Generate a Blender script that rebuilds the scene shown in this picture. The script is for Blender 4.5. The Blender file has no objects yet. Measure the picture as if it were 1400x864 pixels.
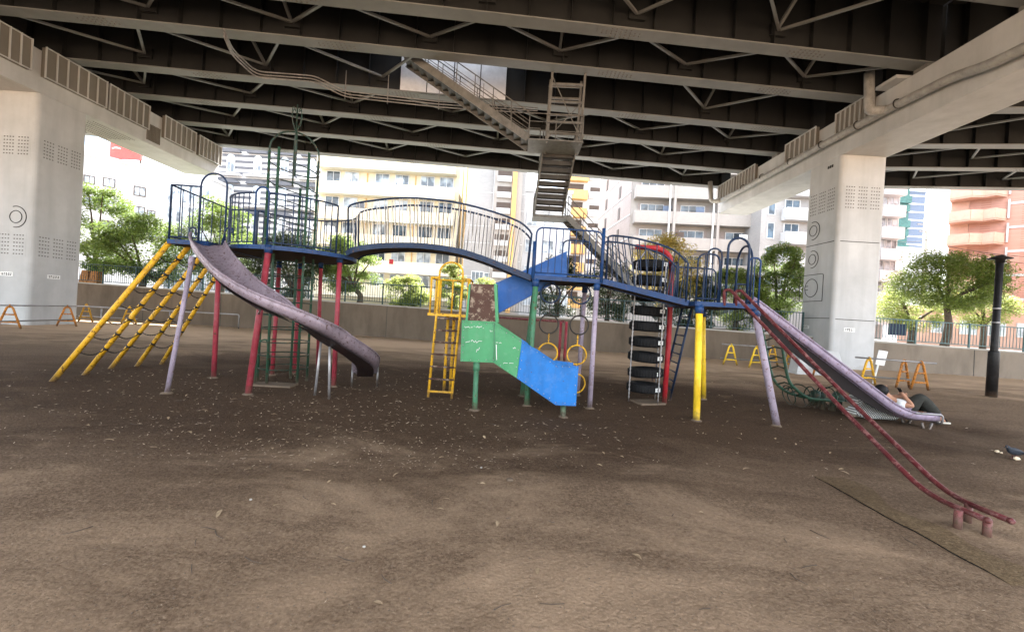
import bpy, bmesh, math, random
from mathutils import Vector, Matrix
random.seed(7)
PI = math.pi
V = Vector
scene = bpy.context.scene
COL = scene.collection

# ------------------------------------------------------------------ camera
FPX = 580.0
EYE = V((0, 0, 1.6))
TH = math.radians(3.3); PT = math.radians(0.4)
_R0 = V((1, 0, 0)); _U0 = V((0, math.sin(PT), math.cos(PT)))
CF = V((0, math.cos(PT), -math.sin(PT)))
CR = _R0 * math.cos(TH) + _U0 * math.sin(TH)
CU = _U0 * math.cos(TH) - _R0 * math.sin(TH)

def ray(px, py):
    return CF + CR * ((px - 700) / FPX) - CU * ((py - 432) / FPX)
def P(px, py, d):                       # measured photo point at depth d (metres along +Y)
    v = ray(px, py); return EYE + v * (d / v.y)
def G(px, py, z=0.0):                   # measured photo point on a level surface
    v = ray(px, py); return EYE + v * ((z - 1.6) / v.z)
def XP(px, py, x):                      # measured photo point on the plane X = x
    v = ray(px, py); return EYE + v * (x / v.x)

cam_d = bpy.data.cameras.new('camera'); cam = bpy.data.objects.new('camera', cam_d)
COL.objects.link(cam); scene.camera = cam
cam_d.sensor_width = 36; cam_d.lens = FPX / 1400 * 36
cam_d.clip_start = 0.05; cam_d.clip_end = 2000
mw = Matrix.Identity(4)
for i in range(3):
    mw[i][0] = CR[i]; mw[i][1] = CU[i]; mw[i][2] = -CF[i]; mw[i][3] = EYE[i]
cam.matrix_world = mw

# ------------------------------------------------------------------ mesh builder
class MB:
    def __init__(s): s.v = []; s.f = []; s.sm = []; s.mi = []; s.cur = 0
    def add(s, vs, fs, smooth=False):
        o = len(s.v); s.v += [tuple(v) for v in vs]
        for f in fs:
            s.f.append([o + i for i in f]); s.sm.append(smooth); s.mi.append(s.cur)
    def box(s, c, size, rz=0.0):
        x, y, z = size[0] / 2, size[1] / 2, size[2] / 2
        m = Matrix.Rotation(rz, 3, 'Z'); c = V(c)
        vs = [c + m @ V((a * x, b * y, k * z)) for k in (-1, 1) for b in (-1, 1) for a in (-1, 1)]
        s.add(vs, [(0, 2, 3, 1), (4, 5, 7, 6), (0, 1, 5, 4), (2, 6, 7, 3), (0, 4, 6, 2), (1, 3, 7, 5)])
    def lohi(s, lo, hi):
        lo = V(lo); hi = V(hi); s.box((lo + hi) / 2, hi - lo)
    def bar(s, p, q, w, h, up=(0, 0, 1)):
        p = V(p); q = V(q); t = (q - p)
        if t.length < 1e-6: return
        t.normalize(); u = V(up); side = t.cross(u)
        if side.length < 1e-4: side = t.cross(V((0, 1, 0)))
        side.normalize(); u = side.cross(t)
        vs = []
        for c in (p, q):
            for a, b in ((-1, -1), (1, -1), (1, 1), (-1, 1)):
                vs.append(c + side * a * w / 2 + u * b * h / 2)
        s.add(vs, [(0, 1, 2, 3), (7, 6, 5, 4), (0, 4, 5, 1), (1, 5, 6, 2), (2, 6, 7, 3), (3, 7, 4, 0)])
    def tube(s, pts, r, n=8, closed=False, cap=True, squash=1.0, up=None):
        pts = [V(p) for p in pts]; N = len(pts)
        if N < 2: return
        rr = r if isinstance(r, (list, tuple)) else [r] * N
        tang = []
        for i in range(N):
            a = pts[i - 1] if (i > 0 or closed) else pts[i]
            b = pts[(i + 1) % N] if (i < N - 1 or closed) else pts[i]
            t = (b - a)
            tang.append(t.normalized() if t.length > 1e-9 else V((0, 0, 1)))
        ref = V(up) if up else (V((0, 0, 1)) if abs(tang[0].z) < .9 else V((1, 0, 0)))
        nrm = (ref - tang[0] * ref.dot(tang[0])).normalized()
        vs = []
        for i in range(N):
            if up:
                nrm = V(up)
            nn = nrm - tang[i] * nrm.dot(tang[i])
            if nn.length < 1e-6: nn = tang[i].orthogonal()
            nrm = nn.normalized(); bn = tang[i].cross(nrm)
            for k in range(n):
                a = 2 * PI * k / n
                vs.append(pts[i] + (nrm * math.cos(a) * squash + bn * math.sin(a)) * rr[i])
        fs = []
        for i in range(N if closed else N - 1):
            j = (i + 1) % N
            for k in range(n):
                k2 = (k + 1) % n
                fs.append((i * n + k, i * n + k2, j * n + k2, j * n + k))
        s.add(vs, fs, True)
        if cap and not closed:
            s.add(vs[:n][::-1], [tuple(range(n))]); s.add(vs[-n:], [tuple(range(n))])
    def ring(s, c, R, r, axis=(0, 0, 1), n=24, m=6, a0=0.0, a1=2 * PI):
        c = V(c); ax = V(axis).normalized(); u = ax.orthogonal().normalized()
        if abs(ax.z) < .9:
            u = (V((0, 0, 1)) - ax * ax.z).normalized()
        w = ax.cross(u)
        full = abs(a1 - a0) > 2 * PI - 1e-3
        K = n if full else n + 1
        pts = [c + (u * math.cos(a0 + (a1 - a0) * i / n) + w * math.sin(a0 + (a1 - a0) * i / n)) * R for i in range(K)]
        s.tube(pts, r, m, closed=full)
    def prism(s, poly, vec):
        """closed polygon (3d points) extruded along vec"""
        poly = [V(p) for p in poly]; vec = V(vec); n = len(poly)
        vs = poly + [p + vec for p in poly]
        fs = [tuple(range(n))[::-1], tuple(range(n, 2 * n))]
        fs += [(i, (i + 1) % n, n + (i + 1) % n, n + i) for i in range(n)]
        s.add(vs, fs)
    def sphere(s, c, r, seg=12, rings=8, sc=(1, 1, 1)):
        c = V(c); vs = []; fs = []
        for i in range(rings + 1):
            a = PI * i / rings
            for k in range(seg):
                b = 2 * PI * k / seg
                vs.append(c + V((math.sin(a) * math.cos(b) * r * sc[0], math.sin(a) * math.sin(b) * r * sc[1], math.cos(a) * r * sc[2])))
        for i in range(rings):
            for k in range(seg):
                k2 = (k + 1) % seg
                fs.append((i * seg + k, (i + 1) * seg + k, (i + 1) * seg + k2, i * seg + k2))
        s.add(vs, fs, True)
    def lathe(s, c, prof, n=20, axis=None):
        """profile [(r,z)] turned about z at c"""
        c = V(c); vs = []; fs = []
        for r, z in prof:
            for k in range(n):
                a = 2 * PI * k / n
                vs.append(c + V((r * math.cos(a), r * math.sin(a), z)))
        for i in range(len(prof) - 1):
            for k in range(n):
                k2 = (k + 1) % n
                fs.append((i * n + k, i * n + k2, (i + 1) * n + k2, (i + 1) * n + k))
        s.add(vs, fs, True)
    def build(s, name, mat, parent=None, bevel=0.0, origin=None):
        me = bpy.data.meshes.new(name)
        vs = s.v
        off = V((0, 0, 0))
        if origin is not None:
            off = V(origin); vs = [tuple(V(v) - off) for v in s.v]
        me.from_pydata(vs, [], s.f); me.update()
        mats = mat if isinstance(mat, (list, tuple)) else [mat]
        for m in mats: me.materials.append(m)
        me.polygons.foreach_set('use_smooth', s.sm)
        me.polygons.foreach_set('material_index', [min(i, len(mats) - 1) for i in s.mi])
        bm = bmesh.new(); bm.from_mesh(me)
        bmesh.ops.remove_doubles(bm, verts=bm.verts, dist=1e-5)
        bmesh.ops.recalc_face_normals(bm, faces=bm.faces)
        bm.to_mesh(me); bm.free()
        o = bpy.data.objects.new(name, me); COL.objects.link(o)
        if origin is not None: o.location = off
        if parent is not None: attach(o, parent)
        if bevel:
            b = o.modifiers.new('bevel', 'BEVEL'); b.width = bevel; b.segments = 2; b.limit_method = 'ANGLE'
            b.angle_limit = math.radians(40)
        return o

def world_of(o):
    m = o.matrix_basis.copy(); p = o.parent
    while p is not None:
        m = p.matrix_basis @ m; p = p.parent
    return m
def attach(o, parent):
    """parent o, keeping the world place it was built at"""
    w = world_of(parent)
    o.parent = parent
    o.matrix_basis = w.inverted() @ o.matrix_basis
def tag(o, label=None, cat=None, group=None, kind=None):
    if label: o['label'] = label
    if cat: o['category'] = cat
    if group: o['group'] = group
    if kind: o['kind'] = kind
    return o
def thing(name, loc, label, cat, group=None):
    o = bpy.data.objects.new(name, None); COL.objects.link(o); o.location = V(loc)
    o.empty_display_size = .2
    return tag(o, label, cat, group)
def copy_tree(o, parent=None):
    c = o.copy(); COL.objects.link(c)
    if parent is not None: c.parent = parent
    for ch in list(o.children): copy_tree(ch, c)
    return c

def spline(pts, k=8, closed=False):
    pts = [V(p) for p in pts]; n = len(pts); out = []
    rng = n if closed else n - 1
    for i in range(rng):
        if closed:
            p0, p1, p2, p3 = pts[(i - 1) % n], pts[i], pts[(i + 1) % n], pts[(i + 2) % n]
        else:
            p1, p2 = pts[i], pts[i + 1]
            p0 = pts[i - 1] if i > 0 else p1 * 2 - p2
            p3 = pts[i + 2] if i + 2 < n else p2 * 2 - p1
        for j in range(k):
            t = j / k
            out.append(.5 * ((2 * p1) + (p2 - p0) * t + (2 * p0 - 5 * p1 + 4 * p2 - p3) * t * t + (3 * p1 - p0 - 3 * p2 + p3) * t ** 3))
    if not closed: out.append(pts[-1])
    return out
def fillet(pts, r=.06, k=4):
    """round the corners of a polyline"""
    pts = [V(p) for p in pts]; out = [pts[0]]
    for i in range(1, len(pts) - 1):
        a, b, c = pts[i - 1], pts[i], pts[i + 1]
        d1 = (a - b); d2 = (c - b)
        q = min(r, d1.length * .45, d2.length * .45)
        p = b + d1.normalized() * q; s_ = b + d2.normalized() * q
        for j in range(k + 1):
            t = j / k
            out.append(p * (1 - t) ** 2 + b * 2 * t * (1 - t) + s_ * t * t)
    out.append(pts[-1]); return out
def resample(pts, step):
    pts = [V(p) for p in pts]; L = [0]
    for a, b in zip(pts, pts[1:]): L.append(L[-1] + (b - a).length)
    n = max(1, round(L[-1] / step)); out = []; j = 0
    for i in range(n + 1):
        t = L[-1] * i / n
        while j < len(pts) - 2 and L[j + 1] < t: j += 1
        seg = L[j + 1] - L[j]
        out.append(pts[j].lerp(pts[j + 1], (t - L[j]) / seg if seg > 1e-9 else 0))
    return out

# ------------------------------------------------------------------ materials
def new_mat(name):
    m = bpy.data.materials.new(name); m.use_nodes = True
    nt = m.node_tree; b = nt.nodes['Principled BSDF']
    return m, nt, b
def N(nt, typ, **kw):
    n = nt.nodes.new(typ)
    for k, v in kw.items():
        if k in n.inputs.keys() if hasattr(n.inputs, 'keys') else False: n.inputs[k].default_value = v
        else: setattr(n, k, v)
    return n
def noise(nt, vec, scale, detail=5, rough=.55, dist=0.0):
    n = nt.nodes.new('ShaderNodeTexNoise'); n.inputs['Scale'].default_value = scale
    n.inputs['Detail'].default_value = detail; n.inputs['Roughness'].default_value = rough
    n.inputs['Distortion'].default_value = dist
    if vec is not None: nt.links.new(vec, n.inputs['Vector'])
    return n.outputs['Fac']
def ramp(nt, fac, p0, p1, c0=(0, 0, 0, 1), c1=(1, 1, 1, 1)):
    r = nt.nodes.new('ShaderNodeValToRGB')
    r.color_ramp.elements[0].position = p0; r.color_ramp.elements[1].position = p1
    r.color_ramp.elements[0].color = c0; r.color_ramp.elements[1].color = c1
    nt.links.new(fac, r.inputs['Fac']); return r.outputs['Color']
def mix(nt, fac, a, b, mode='MIX'):
    m = nt.nodes.new('ShaderNodeMix'); m.data_type = 'RGBA'; m.blend_type = mode
    for sock, val in ((m.inputs['Factor'], fac), (m.inputs['A'], a), (m.inputs['B'], b)):
        pass
    ins = [s for s in m.inputs if s.enabled]
    f, A, B = ins[0], ins[1], ins[2]
    for sock, val in ((f, fac), (A, a), (B, b)):
        if hasattr(val, 'is_linked') or hasattr(val, 'links'): nt.links.new(val, sock)
        elif isinstance(val, (int, float)): sock.default_value = val
        else: sock.default_value = tuple(val) if len(val) == 4 else (*val, 1)
    return [s for s in m.outputs if s.enabled][0]
def bump(nt, b, height, strength, dist=.01):
    n = nt.nodes.new('ShaderNodeBump'); n.inputs['Strength'].default_value = strength
    n.inputs['Distance'].default_value = dist
    nt.links.new(height, n.inputs['Height']); nt.links.new(n.outputs['Normal'], b.inputs['Normal'])
def coords(nt, which='Object'):
    return nt.nodes.new('ShaderNodeTexCoord').outputs[which]
def position(nt):
    return nt.nodes.new('ShaderNodeNewGeometry').outputs['Position']

def paint(name, col, rough=.45, rust=.25, rustcol=(.09, .045, .025), scale=9.0, var=.22, metal=0.0, bumpy=.15):
    """weathered paint over steel: chips, faded patches"""
    m, nt, b = new_mat(name); p = position(nt)
    big = noise(nt, p, scale * .35, 4, .6)
    c = mix(nt, ramp(nt, big, .3, .7), [x * (1 - var) for x in col], [min(1, x * (1 + var)) for x in col])
    if rust > 0:
        # faded and grimy areas, chips down to rusty steel, scuffs and splashed mud near the ground
        mp = nt.nodes.new('ShaderNodeMapping'); mp.inputs['Scale'].default_value = (1, 1, .35); nt.links.new(p, mp.inputs['Vector'])
        grime = noise(nt, mp.outputs['Vector'], scale * .8, 7, .7)
        c = mix(nt, mix(nt, .6, (0, 0, 0), ramp(nt, grime, .48, .72)), c, [x * .45 + .012 for x in col])
        fade = noise(nt, p, scale * 1.1, 6, .65)
        g_ = sum(col) / 3
        c = mix(nt, mix(nt, .42, (0, 0, 0), ramp(nt, fade, .52, .75)), c, [min(1, (x * .6 + g_ * .4) * 1.25 + .03) for x in col])
        chip = noise(nt, p, scale * 2.0, 9, .78)
        lo = .68 - rust * .36
        mask = ramp(nt, chip, lo, lo + .035)
        c = mix(nt, mask, c, rustcol)
        sz = nt.nodes.new('ShaderNodeSeparateXYZ'); nt.links.new(p, sz.inputs[0])
        mz = nt.nodes.new('ShaderNodeMath'); mz.operation = 'MULTIPLY_ADD'; mz.inputs[1].default_value = .35; nt.links.new(noise(nt, p, 14, 6, .7), mz.inputs[0]); nt.links.new(sz.outputs['Z'], mz.inputs[2])
        mud = ramp(nt, mz.outputs[0], .20, .36, (1, 1, 1, 1), (0, 0, 0, 1))
        c = mix(nt, mix(nt, .8, (0, 0, 0), mud), c, (.085, .058, .04))
        rr = mix(nt, mask, (rough,) * 3, (.85,) * 3)
        nt.links.new(rr, b.inputs['Roughness'])
    else: b.inputs['Roughness'].default_value = rough
    b.inputs['Metallic'].default_value = metal
    nt.links.new(c, b.inputs['Base Color']); b.inputs['Specular IOR Level'].default_value = .22
    bump(nt, b, noise(nt, p, scale * 5, 5), bumpy, .004)
    return m
def plain(name, col, rough=.6, var=.12, scale=3.0, metal=0.0, bumpy=.2, bdist=.01):
    m, nt, b = new_mat(name); p = position(nt)
    n1 = noise(nt, p, scale, 6, .65)
    c = mix(nt, ramp(nt, n1, .3, .7), [x * (1 - var) for x in col], [min(1, x * (1 + var)) for x in col])
    nt.links.new(c, b.inputs['Base Color']); b.inputs['Roughness'].default_value = rough
    b.inputs['Metallic'].default_value = metal; b.inputs['Specular IOR Level'].default_value = .2
    if bumpy: bump(nt, b, noise(nt, p, scale * 8, 4), bumpy, bdist)
    return m
def streaked(name, col, dark=.55, rough=.6, zs=.12, scale=2.2, joints=None, amount=.6):
    """concrete or painted steel with vertical rain streaks and optional horizontal joint lines"""
    m, nt, b = new_mat(name); p = position(nt)
    mp = nt.nodes.new('ShaderNodeMapping'); mp.inputs['Scale'].default_value = (1, 1, zs)
    nt.links.new(p, mp.inputs['Vector'])
    st = noise(nt, mp.outputs['Vector'], scale, 7, .6)
    bl = noise(nt, p, .7, 5, .6)
    c = mix(nt, ramp(nt, bl, .3, .75), [x * .86 for x in col], [min(1, x * 1.1) for x in col])
    c = mix(nt, mix(nt, amount, (0, 0, 0), ramp(nt, st, .44, .74)), c, [x * dark for x in col])
    nt.links.new(c, b.inputs['Base Color']); b.inputs['Roughness'].default_value = rough
    b.inputs['Specular IOR Level'].default_value = .15
    bump(nt, b, noise(nt, p, 22, 5), .18, .006)
    return m
def tiled(name, col, grout, sx, sz, rough=.7, mortar=.02, axis='x'):
    """small facade tiles or bricks on a vertical face"""
    m, nt, b = new_mat(name); p = position(nt)
    sep = nt.nodes.new('ShaderNodeSeparateXYZ'); nt.links.new(p, sep.inputs[0])
    add = nt.nodes.new('ShaderNodeMath'); add.operation = 'ADD'
    nt.links.new(sep.outputs['X'], add.inputs[0]); nt.links.new(sep.outputs['Y'], add.inputs[1])
    cb = nt.nodes.new('ShaderNodeCombineXYZ')
    nt.links.new(add.outputs[0], cb.inputs['X']); nt.links.new(sep.outputs['Z'], cb.inputs['Y'])
    br = nt.nodes.new('ShaderNodeTexBrick'); nt.links.new(cb.outputs[0], br.inputs['Vector'])
    br.inputs['Color1'].default_value = (*[x * .92 for x in col], 1); br.inputs['Color2'].default_value = (*[min(1, x * 1.08) for x in col], 1)
    br.inputs['Mortar'].default_value = (*grout, 1); br.inputs['Scale'].default_value = 1
    br.inputs['Brick Width'].default_value = sx; br.inputs['Row Height'].default_value = sz
    br.inputs['Mortar Size'].default_value = mortar
    bl = noise(nt, p, .5, 4)
    c = mix(nt, ramp(nt, bl, .3, .7), br.outputs['Color'], mix(nt, 1.0, br.outputs['Color'], (.86, .86, .86), 'MULTIPLY'))
    nt.links.new(c, b.inputs['Base Color']); b.inputs['Roughness'].default_value = rough
    return m
def glass_pane(name, col=(.05, .07, .09), rough=.08):
    m, nt, b = new_mat(name); p = position(nt)
    n1 = noise(nt, p, .9, 2)
    c = mix(nt, ramp(nt, n1, .4, .6), [x * .6 for x in col], [x * 2.2 for x in col])
    nt.links.new(c, b.inputs['Base Color']); b.inputs['Roughness'].default_value = rough
    return m
def leafmat(name, col, trans=.5, var=.45):
    m, nt, b = new_mat(name); p = position(nt)
    n1 = noise(nt, p, 2.2, 4, .7); n2 = noise(nt, p, 14, 2)
    c = mix(nt, ramp(nt, n1, .3, .7), [x * (1 - var) for x in col], [min(1, x * (1 + var)) for x in col])
    c = mix(nt, ramp(nt, n2, .35, .8), c, [min(1, col[0] * 1.9), min(1, col[1] * 1.45), col[2] * 1.1])
    nt.links.new(c, b.inputs['Base Color']); b.inputs['Roughness'].default_value = .5
    t = nt.nodes.new('ShaderNodeBsdfTranslucent'); nt.links.new(c, t.inputs['Color'])
    ms = nt.nodes.new('ShaderNodeMixShader'); ms.inputs[0].default_value = trans
    out = nt.nodes['Material Output']
    nt.links.new(b.outputs[0], ms.inputs[1]); nt.links.new(t.outputs[0], ms.inputs[2]); nt.links.new(ms.outputs[0], out.inputs['Surface'])
    return m

M = {}
M['blue'] = paint('blue_paint', (.009, .038, .12), rust=.26)
M['navy'] = paint('navy_paint', (.009, .024, .060), rust=.25)
M['bright_blue'] = paint('bright_blue_paint', (.014, .14, .42), rust=.22, scale=6, var=.12)
M['chute_blue'] = paint('chute_blue_paint', (.012, .085, .30), rust=.1, scale=5)
M['green_panel'] = paint('green_panel_paint', (.06, .25, .11), rust=.14, scale=6, var=.12)
M['green'] = paint('green_paint', (.026, .075, .045), rust=.34)
M['dark_green'] = paint('dark_green_paint', (.016, .036, .024), rust=.34)
M['post_green'] = paint('post_green_paint', (.05, .16, .085), rust=.30)
M['yellow'] = paint('yellow_paint', (.66, .36, .02), rust=.34)
M['gold'] = paint('bright_yellow_paint', (.80, .52, .03), rust=.10)
M['red'] = paint('red_paint', (.27, .035, .05), rust=.28)
M['rod'] = paint('pale_thin_rods', (.10, .095, .09), rust=.2)
M['pale_rod'] = paint('pale_railing_rods', (.50, .48, .45), rust=.12)
M['skirt'] = plain('dark_steel_skirt', (.011, .008, .008), .8, .3)
M['foot_red'] = paint('worn_foot_paint', (.20, .06, .06), rust=.35)
M['scarlet'] = paint('scarlet_paint', (.30, .014, .02), rust=.2)
M['maroon'] = paint('worn_maroon_paint', (.105, .02, .022), rust=.42, rustcol=(.22, .10, .09), rough=.35)
M['lilac'] = paint('lilac_paint', (.30, .25, .31), rust=.30, rustcol=(.16, .09, .07))
M['slide'] = paint('worn_lilac_steel', (.25, .20, .268), rust=.33, rustcol=(.13, .075, .07), rough=.4, metal=.1)
M['slide_dull'] = paint('dull_slide_steel', (.245, .195, .225), rust=.34, rustcol=(.10, .06, .055), rough=.42, metal=.15)
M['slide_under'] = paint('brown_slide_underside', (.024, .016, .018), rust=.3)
M['rusty'] = paint('rusty_steel', (.075, .04, .03), rust=.42, rustcol=(.26, .20, .15), rough=.85, scale=4, bumpy=.5)
M['galv'] = paint('galvanised_steel', (.30, .29, .29), rust=.15, metal=.5, rough=.4)
M['chain'] = plain('chain_steel', (.05, .045, .04), .55, metal=.6)
M['tyre'] = plain('black_rubber', (.007, .007, .0075), .7, .3)
M['whitepatch'] = plain('white_patch', (.62, .62, .60), .6)
M['board'] = plain('deck_boards', (.06, .045, .035), .8)
M['girder'] = streaked('shaded_girder_paint', (.029, .030, .031), .6, .55, .35, 1.3, amount=.5)  # web tone darkened to stand in for shade; same paint as flanges
M['flange'] = streaked('lit_girder_paint', (.205, .212, .21), .7, .5, .8, 1.0, amount=.4)  # same girder paint, lightened to stand in for light on the undersides
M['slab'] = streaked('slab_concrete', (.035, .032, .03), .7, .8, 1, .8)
M['pier'] = streaked('pier_paint', (.50, .505, .505), .72, .45, .10, 1.8, amount=.6)
M['pier_dark'] = plain('pier_groove', (.045, .043, .04), .7)
M['bolt'] = plain('bolt_steel', (.16, .155, .145), .6)
M['fin'] = streaked('fin_panel_paint', (.20, .185, .16), .7)
M['pipe'] = paint('drainpipe_paint', (.33, .325, .31), rust=.12, rough=.4)
M['stairs'] = paint('stair_steel', (.16, .16, .155), rust=.15)
M['tread'] = paint('stair_tread_steel', (.055, .052, .048), rust=.2)
M['white'] = plain('white_plastic', (.78, .78, .76), .5)
def pier_grime():
    nt = M['pier'].node_tree; b = nt.nodes['Principled BSDF']; src = b.inputs['Base Color'].links[0].from_socket
    p = position(nt); s = nt.nodes.new('ShaderNodeSeparateXYZ'); nt.links.new(p, s.inputs[0])
    a = nt.nodes.new('ShaderNodeMath'); a.operation = 'MULTIPLY_ADD'; a.inputs[1].default_value = 2.2; nt.links.new(noise(nt, p, 1.6, 7, .65), a.inputs[0]); nt.links.new(s.outputs['Z'], a.inputs[2])
    g = ramp(nt, a.outputs[0], .9, 1.9, (1, 1, 1, 1), (0, 0, 0, 1))
    c = mix(nt, mix(nt, .28, (0, 0, 0), g), src, (.25, .22, .19))
    bl = ramp(nt, noise(nt, p, .45, 8, .7, .5), .5, .62)
    c = mix(nt, mix(nt, .2, (0, 0, 0), bl), c, (.33, .33, .32))
    nt.links.new(c, b.inputs['Base Color'])
pier_grime()
M['retaining'] = streaked('retaining_concrete', (.145, .112, .082), .5, .9, .3, 1.6, amount=.75)
M['footing'] = streaked('dirty_footing', (.15, .112, .08), .6, .95, 1, 3)
M['retaining_pale'] = streaked('pale_retaining_concrete', (.23, .19, .15), .55, .9, .3, 1.6, amount=.7)
M['coping'] = streaked('coping_concrete', (.36, .34, .30), .7, .85, 1, 1.5)
M['fence'] = paint('fence_paint', (.02, .05, .05), rust=.1)
M['fence_pale'] = paint('pale_fence_paint', (.10, .17, .17), rust=.08)
M['orange'] = paint('orange_paint', (.50, .19, .03), rust=.40)
M['lamp_black'] = paint('lamp_black_paint', (.011, .010, .010), rust=.12, rustcol=(.08, .05, .04))
M['bark'] = plain('bark', (.085, .065, .05), .9, .4, 6, bumpy=.8)
M['skin'] = plain('skin', (.42, .22, .14), .55, .08)
M['hair'] = plain('black_hair', (.01, .009, .009), .6)
M['shirt'] = plain('white_cotton', (.75, .75, .74), .85)
M['trousers'] = plain('charcoal_cotton', (.035, .035, .03), .9, .3, 9)
M['sole'] = plain('sandal_sole', (.55, .52, .45), .8)
M['leaf_dry'] = plain('dry_leaf', (.34, .25, .155), .8, .4, 30)
M['crumb'] = plain('bread', (.75, .62, .44), .9)
M['bird'] = plain('slate_plumage', (.03, .035, .045), .6, .5, 20)
M['mat'] = plain('buried_rubber_mat', (.125, .098, .062), .97, .3, 3, bumpy=.8)
from mathutils import noise as mnoise
# ================================================================== ground
def soil_material(name='bare_soil', tint=None):
    m, nt, b = new_mat(name); p = position(nt)
    mp = nt.nodes.new('ShaderNodeMapping'); mp.inputs['Scale'].default_value = (.55, 1, 1); mp.inputs['Rotation'].default_value = (0, 0, .25)
    nt.links.new(p, mp.inputs['Vector']); q = mp.outputs['Vector']
    big = noise(nt, q, .32, 6, .62, .4); mid = noise(nt, q, 1.6, 7, .65, .3); fine = noise(nt, p, 34, 6, .75); grit = noise(nt, p, 150, 3, .7)
    c = mix(nt, ramp(nt, big, .36, .66), (.100, .062, .039), (.175, .117, .078))
    c = mix(nt, ramp(nt, mid, .38, .72), c, (.215, .150, .102))
    c = mix(nt, .72, c, mix(nt, ramp(nt, fine, .32, .70), (.05, .034, .022), (.25, .195, .145)))
    c = mix(nt, ramp(nt, grit, .60, .74), c, (.30, .26, .215))
    clod = noise(nt, p, 62, 4, .6)
    c = mix(nt, mix(nt, .55, (0, 0, 0), ramp(nt, clod, .60, .68)), c, (.34, .275, .21))
    c = mix(nt, mix(nt, .6, (0, 0, 0), ramp(nt, clod, .33, .40, (1, 1, 1, 1), (0, 0, 0, 1))), c, (.045, .031, .021))
    dk = noise(nt, q, 4.5, 6, .7)
    c = mix(nt, mix(nt, .3, (0, 0, 0), ramp(nt, dk, .56, .72)), c, (.05, .036, .025))
    # uneven earth colour, exaggerated by painted shade round the play equipment and painted light near and far, ragged edges
    sp_ = nt.nodes.new('ShaderNodeSeparateXYZ'); nt.links.new(p, sp_.inputs[0])
    def mth(op, a, b_=None):
        n_ = nt.nodes.new('ShaderNodeMath'); n_.operation = op
        for s_, v_ in zip(n_.inputs, (a, b_)):
            if v_ is None: continue
            if isinstance(v_, (int, float)): s_.default_value = v_
            else: nt.links.new(v_, s_)
        return n_.outputs[0]
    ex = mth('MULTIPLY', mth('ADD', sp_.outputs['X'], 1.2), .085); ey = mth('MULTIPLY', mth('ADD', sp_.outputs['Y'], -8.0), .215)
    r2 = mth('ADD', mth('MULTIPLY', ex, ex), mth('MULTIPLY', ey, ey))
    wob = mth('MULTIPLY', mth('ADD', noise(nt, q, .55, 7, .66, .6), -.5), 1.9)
    earth_shade = ramp(nt, mth('ADD', r2, wob), .35, 1.25, (1, 1, 1, 1), (0, 0, 0, 1))
    c = mix(nt, earth_shade, c, mix(nt, 1.0, c, (.42, .385, .36), 'MULTIPLY'))
    earth_light = ramp(nt, mth('ADD', mth('MAXIMUM', mth('MULTIPLY', ey, .50), mth('MULTIPLY', ey, -.43)), mth('MULTIPLY', mth('ADD', noise(nt, q, .8, 7, .68, .5), -.5), 1.5)), .36, 1.05)
    c = mix(nt, mix(nt, .80, (0, 0, 0), earth_light), c, (.50, .385, .28))
    c = mix(nt, 1.0, c, (1.08, 1.0, .91), 'MULTIPLY')
    if tint: c = mix(nt, 1.0, c, tint, 'MULTIPLY')
    nt.links.new(c, b.inputs['Base Color']); b.inputs['Roughness'].default_value = .95
    b.inputs['Specular IOR Level'].default_value = .08
    h = nt.nodes.new('ShaderNodeMath'); h.operation = 'ADD'; nt.links.new(fine, h.inputs[0]); nt.links.new(noise(nt, p, 6.5, 9, .74), h.inputs[1])
    vo = nt.nodes.new('ShaderNodeTexVoronoi'); vo.inputs['Scale'].default_value = 42; nt.links.new(p, vo.inputs['Vector'])
    h2 = mth('ADD', h.outputs[0], mth('MULTIPLY', vo.outputs['Distance'], -.5))
    bump(nt, b, h2, .55, .02)
    return m
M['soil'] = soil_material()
def axis_steps(lo, hi, step, far, ratio=1.35):
    a = [lo + step * i for i in range(int((hi - lo) / step) + 1)]
    s = step; x = a[-1]
    while x < far: s *= ratio; x += s; a.append(x)
    s = step; x = a[0]; pre = []
    while x > -far: s *= ratio; x -= s; pre.append(x)
    return pre[::-1] + a
xs = axis_steps(-9, 9, .12, 420, 1.06); ys = axis_steps(1.2, 11, .11, 420, 1.06)
FEETPX = [(339, 539), (456, 528), (292, 517), (372, 513), (402, 511), (434, 506), (228, 538), (720, 554), (714, 541), (806, 557), (952, 576), (962, 546), (1062, 582), (649, 561), (770, 566), (585, 543), (617, 545), (908, 551), (450, 546), (430, 541), (72, 521), (115, 513), (151, 504), (187, 501), (221, 497), (1309, 721), (1341, 724), (1355, 542)]
HEAPS = [(G(*f_).x, G(*f_).y, .17, .022) for f_ in FEETPX] + [(G(499, 522).x, G(499, 522).y, .55, -.07), (7.95, 7.65, .5, -.05), (G(780, 566).x, G(780, 566).y - .1, .45, -.05), (G(1368, 722).x, G(1368, 722).y, .35, -.03)]
_r = random.Random(77); PRINTS = []
for i in range(38):
    x, y, a = _r.uniform(-5, 6), _r.uniform(2.0, 6.5), _r.uniform(0, PI)
    for k_ in range(3): PRINTS.append((x + k_ * .62 * math.cos(a) + .07 * (-1) ** k_, y + k_ * .62 * math.sin(a), a))
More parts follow.
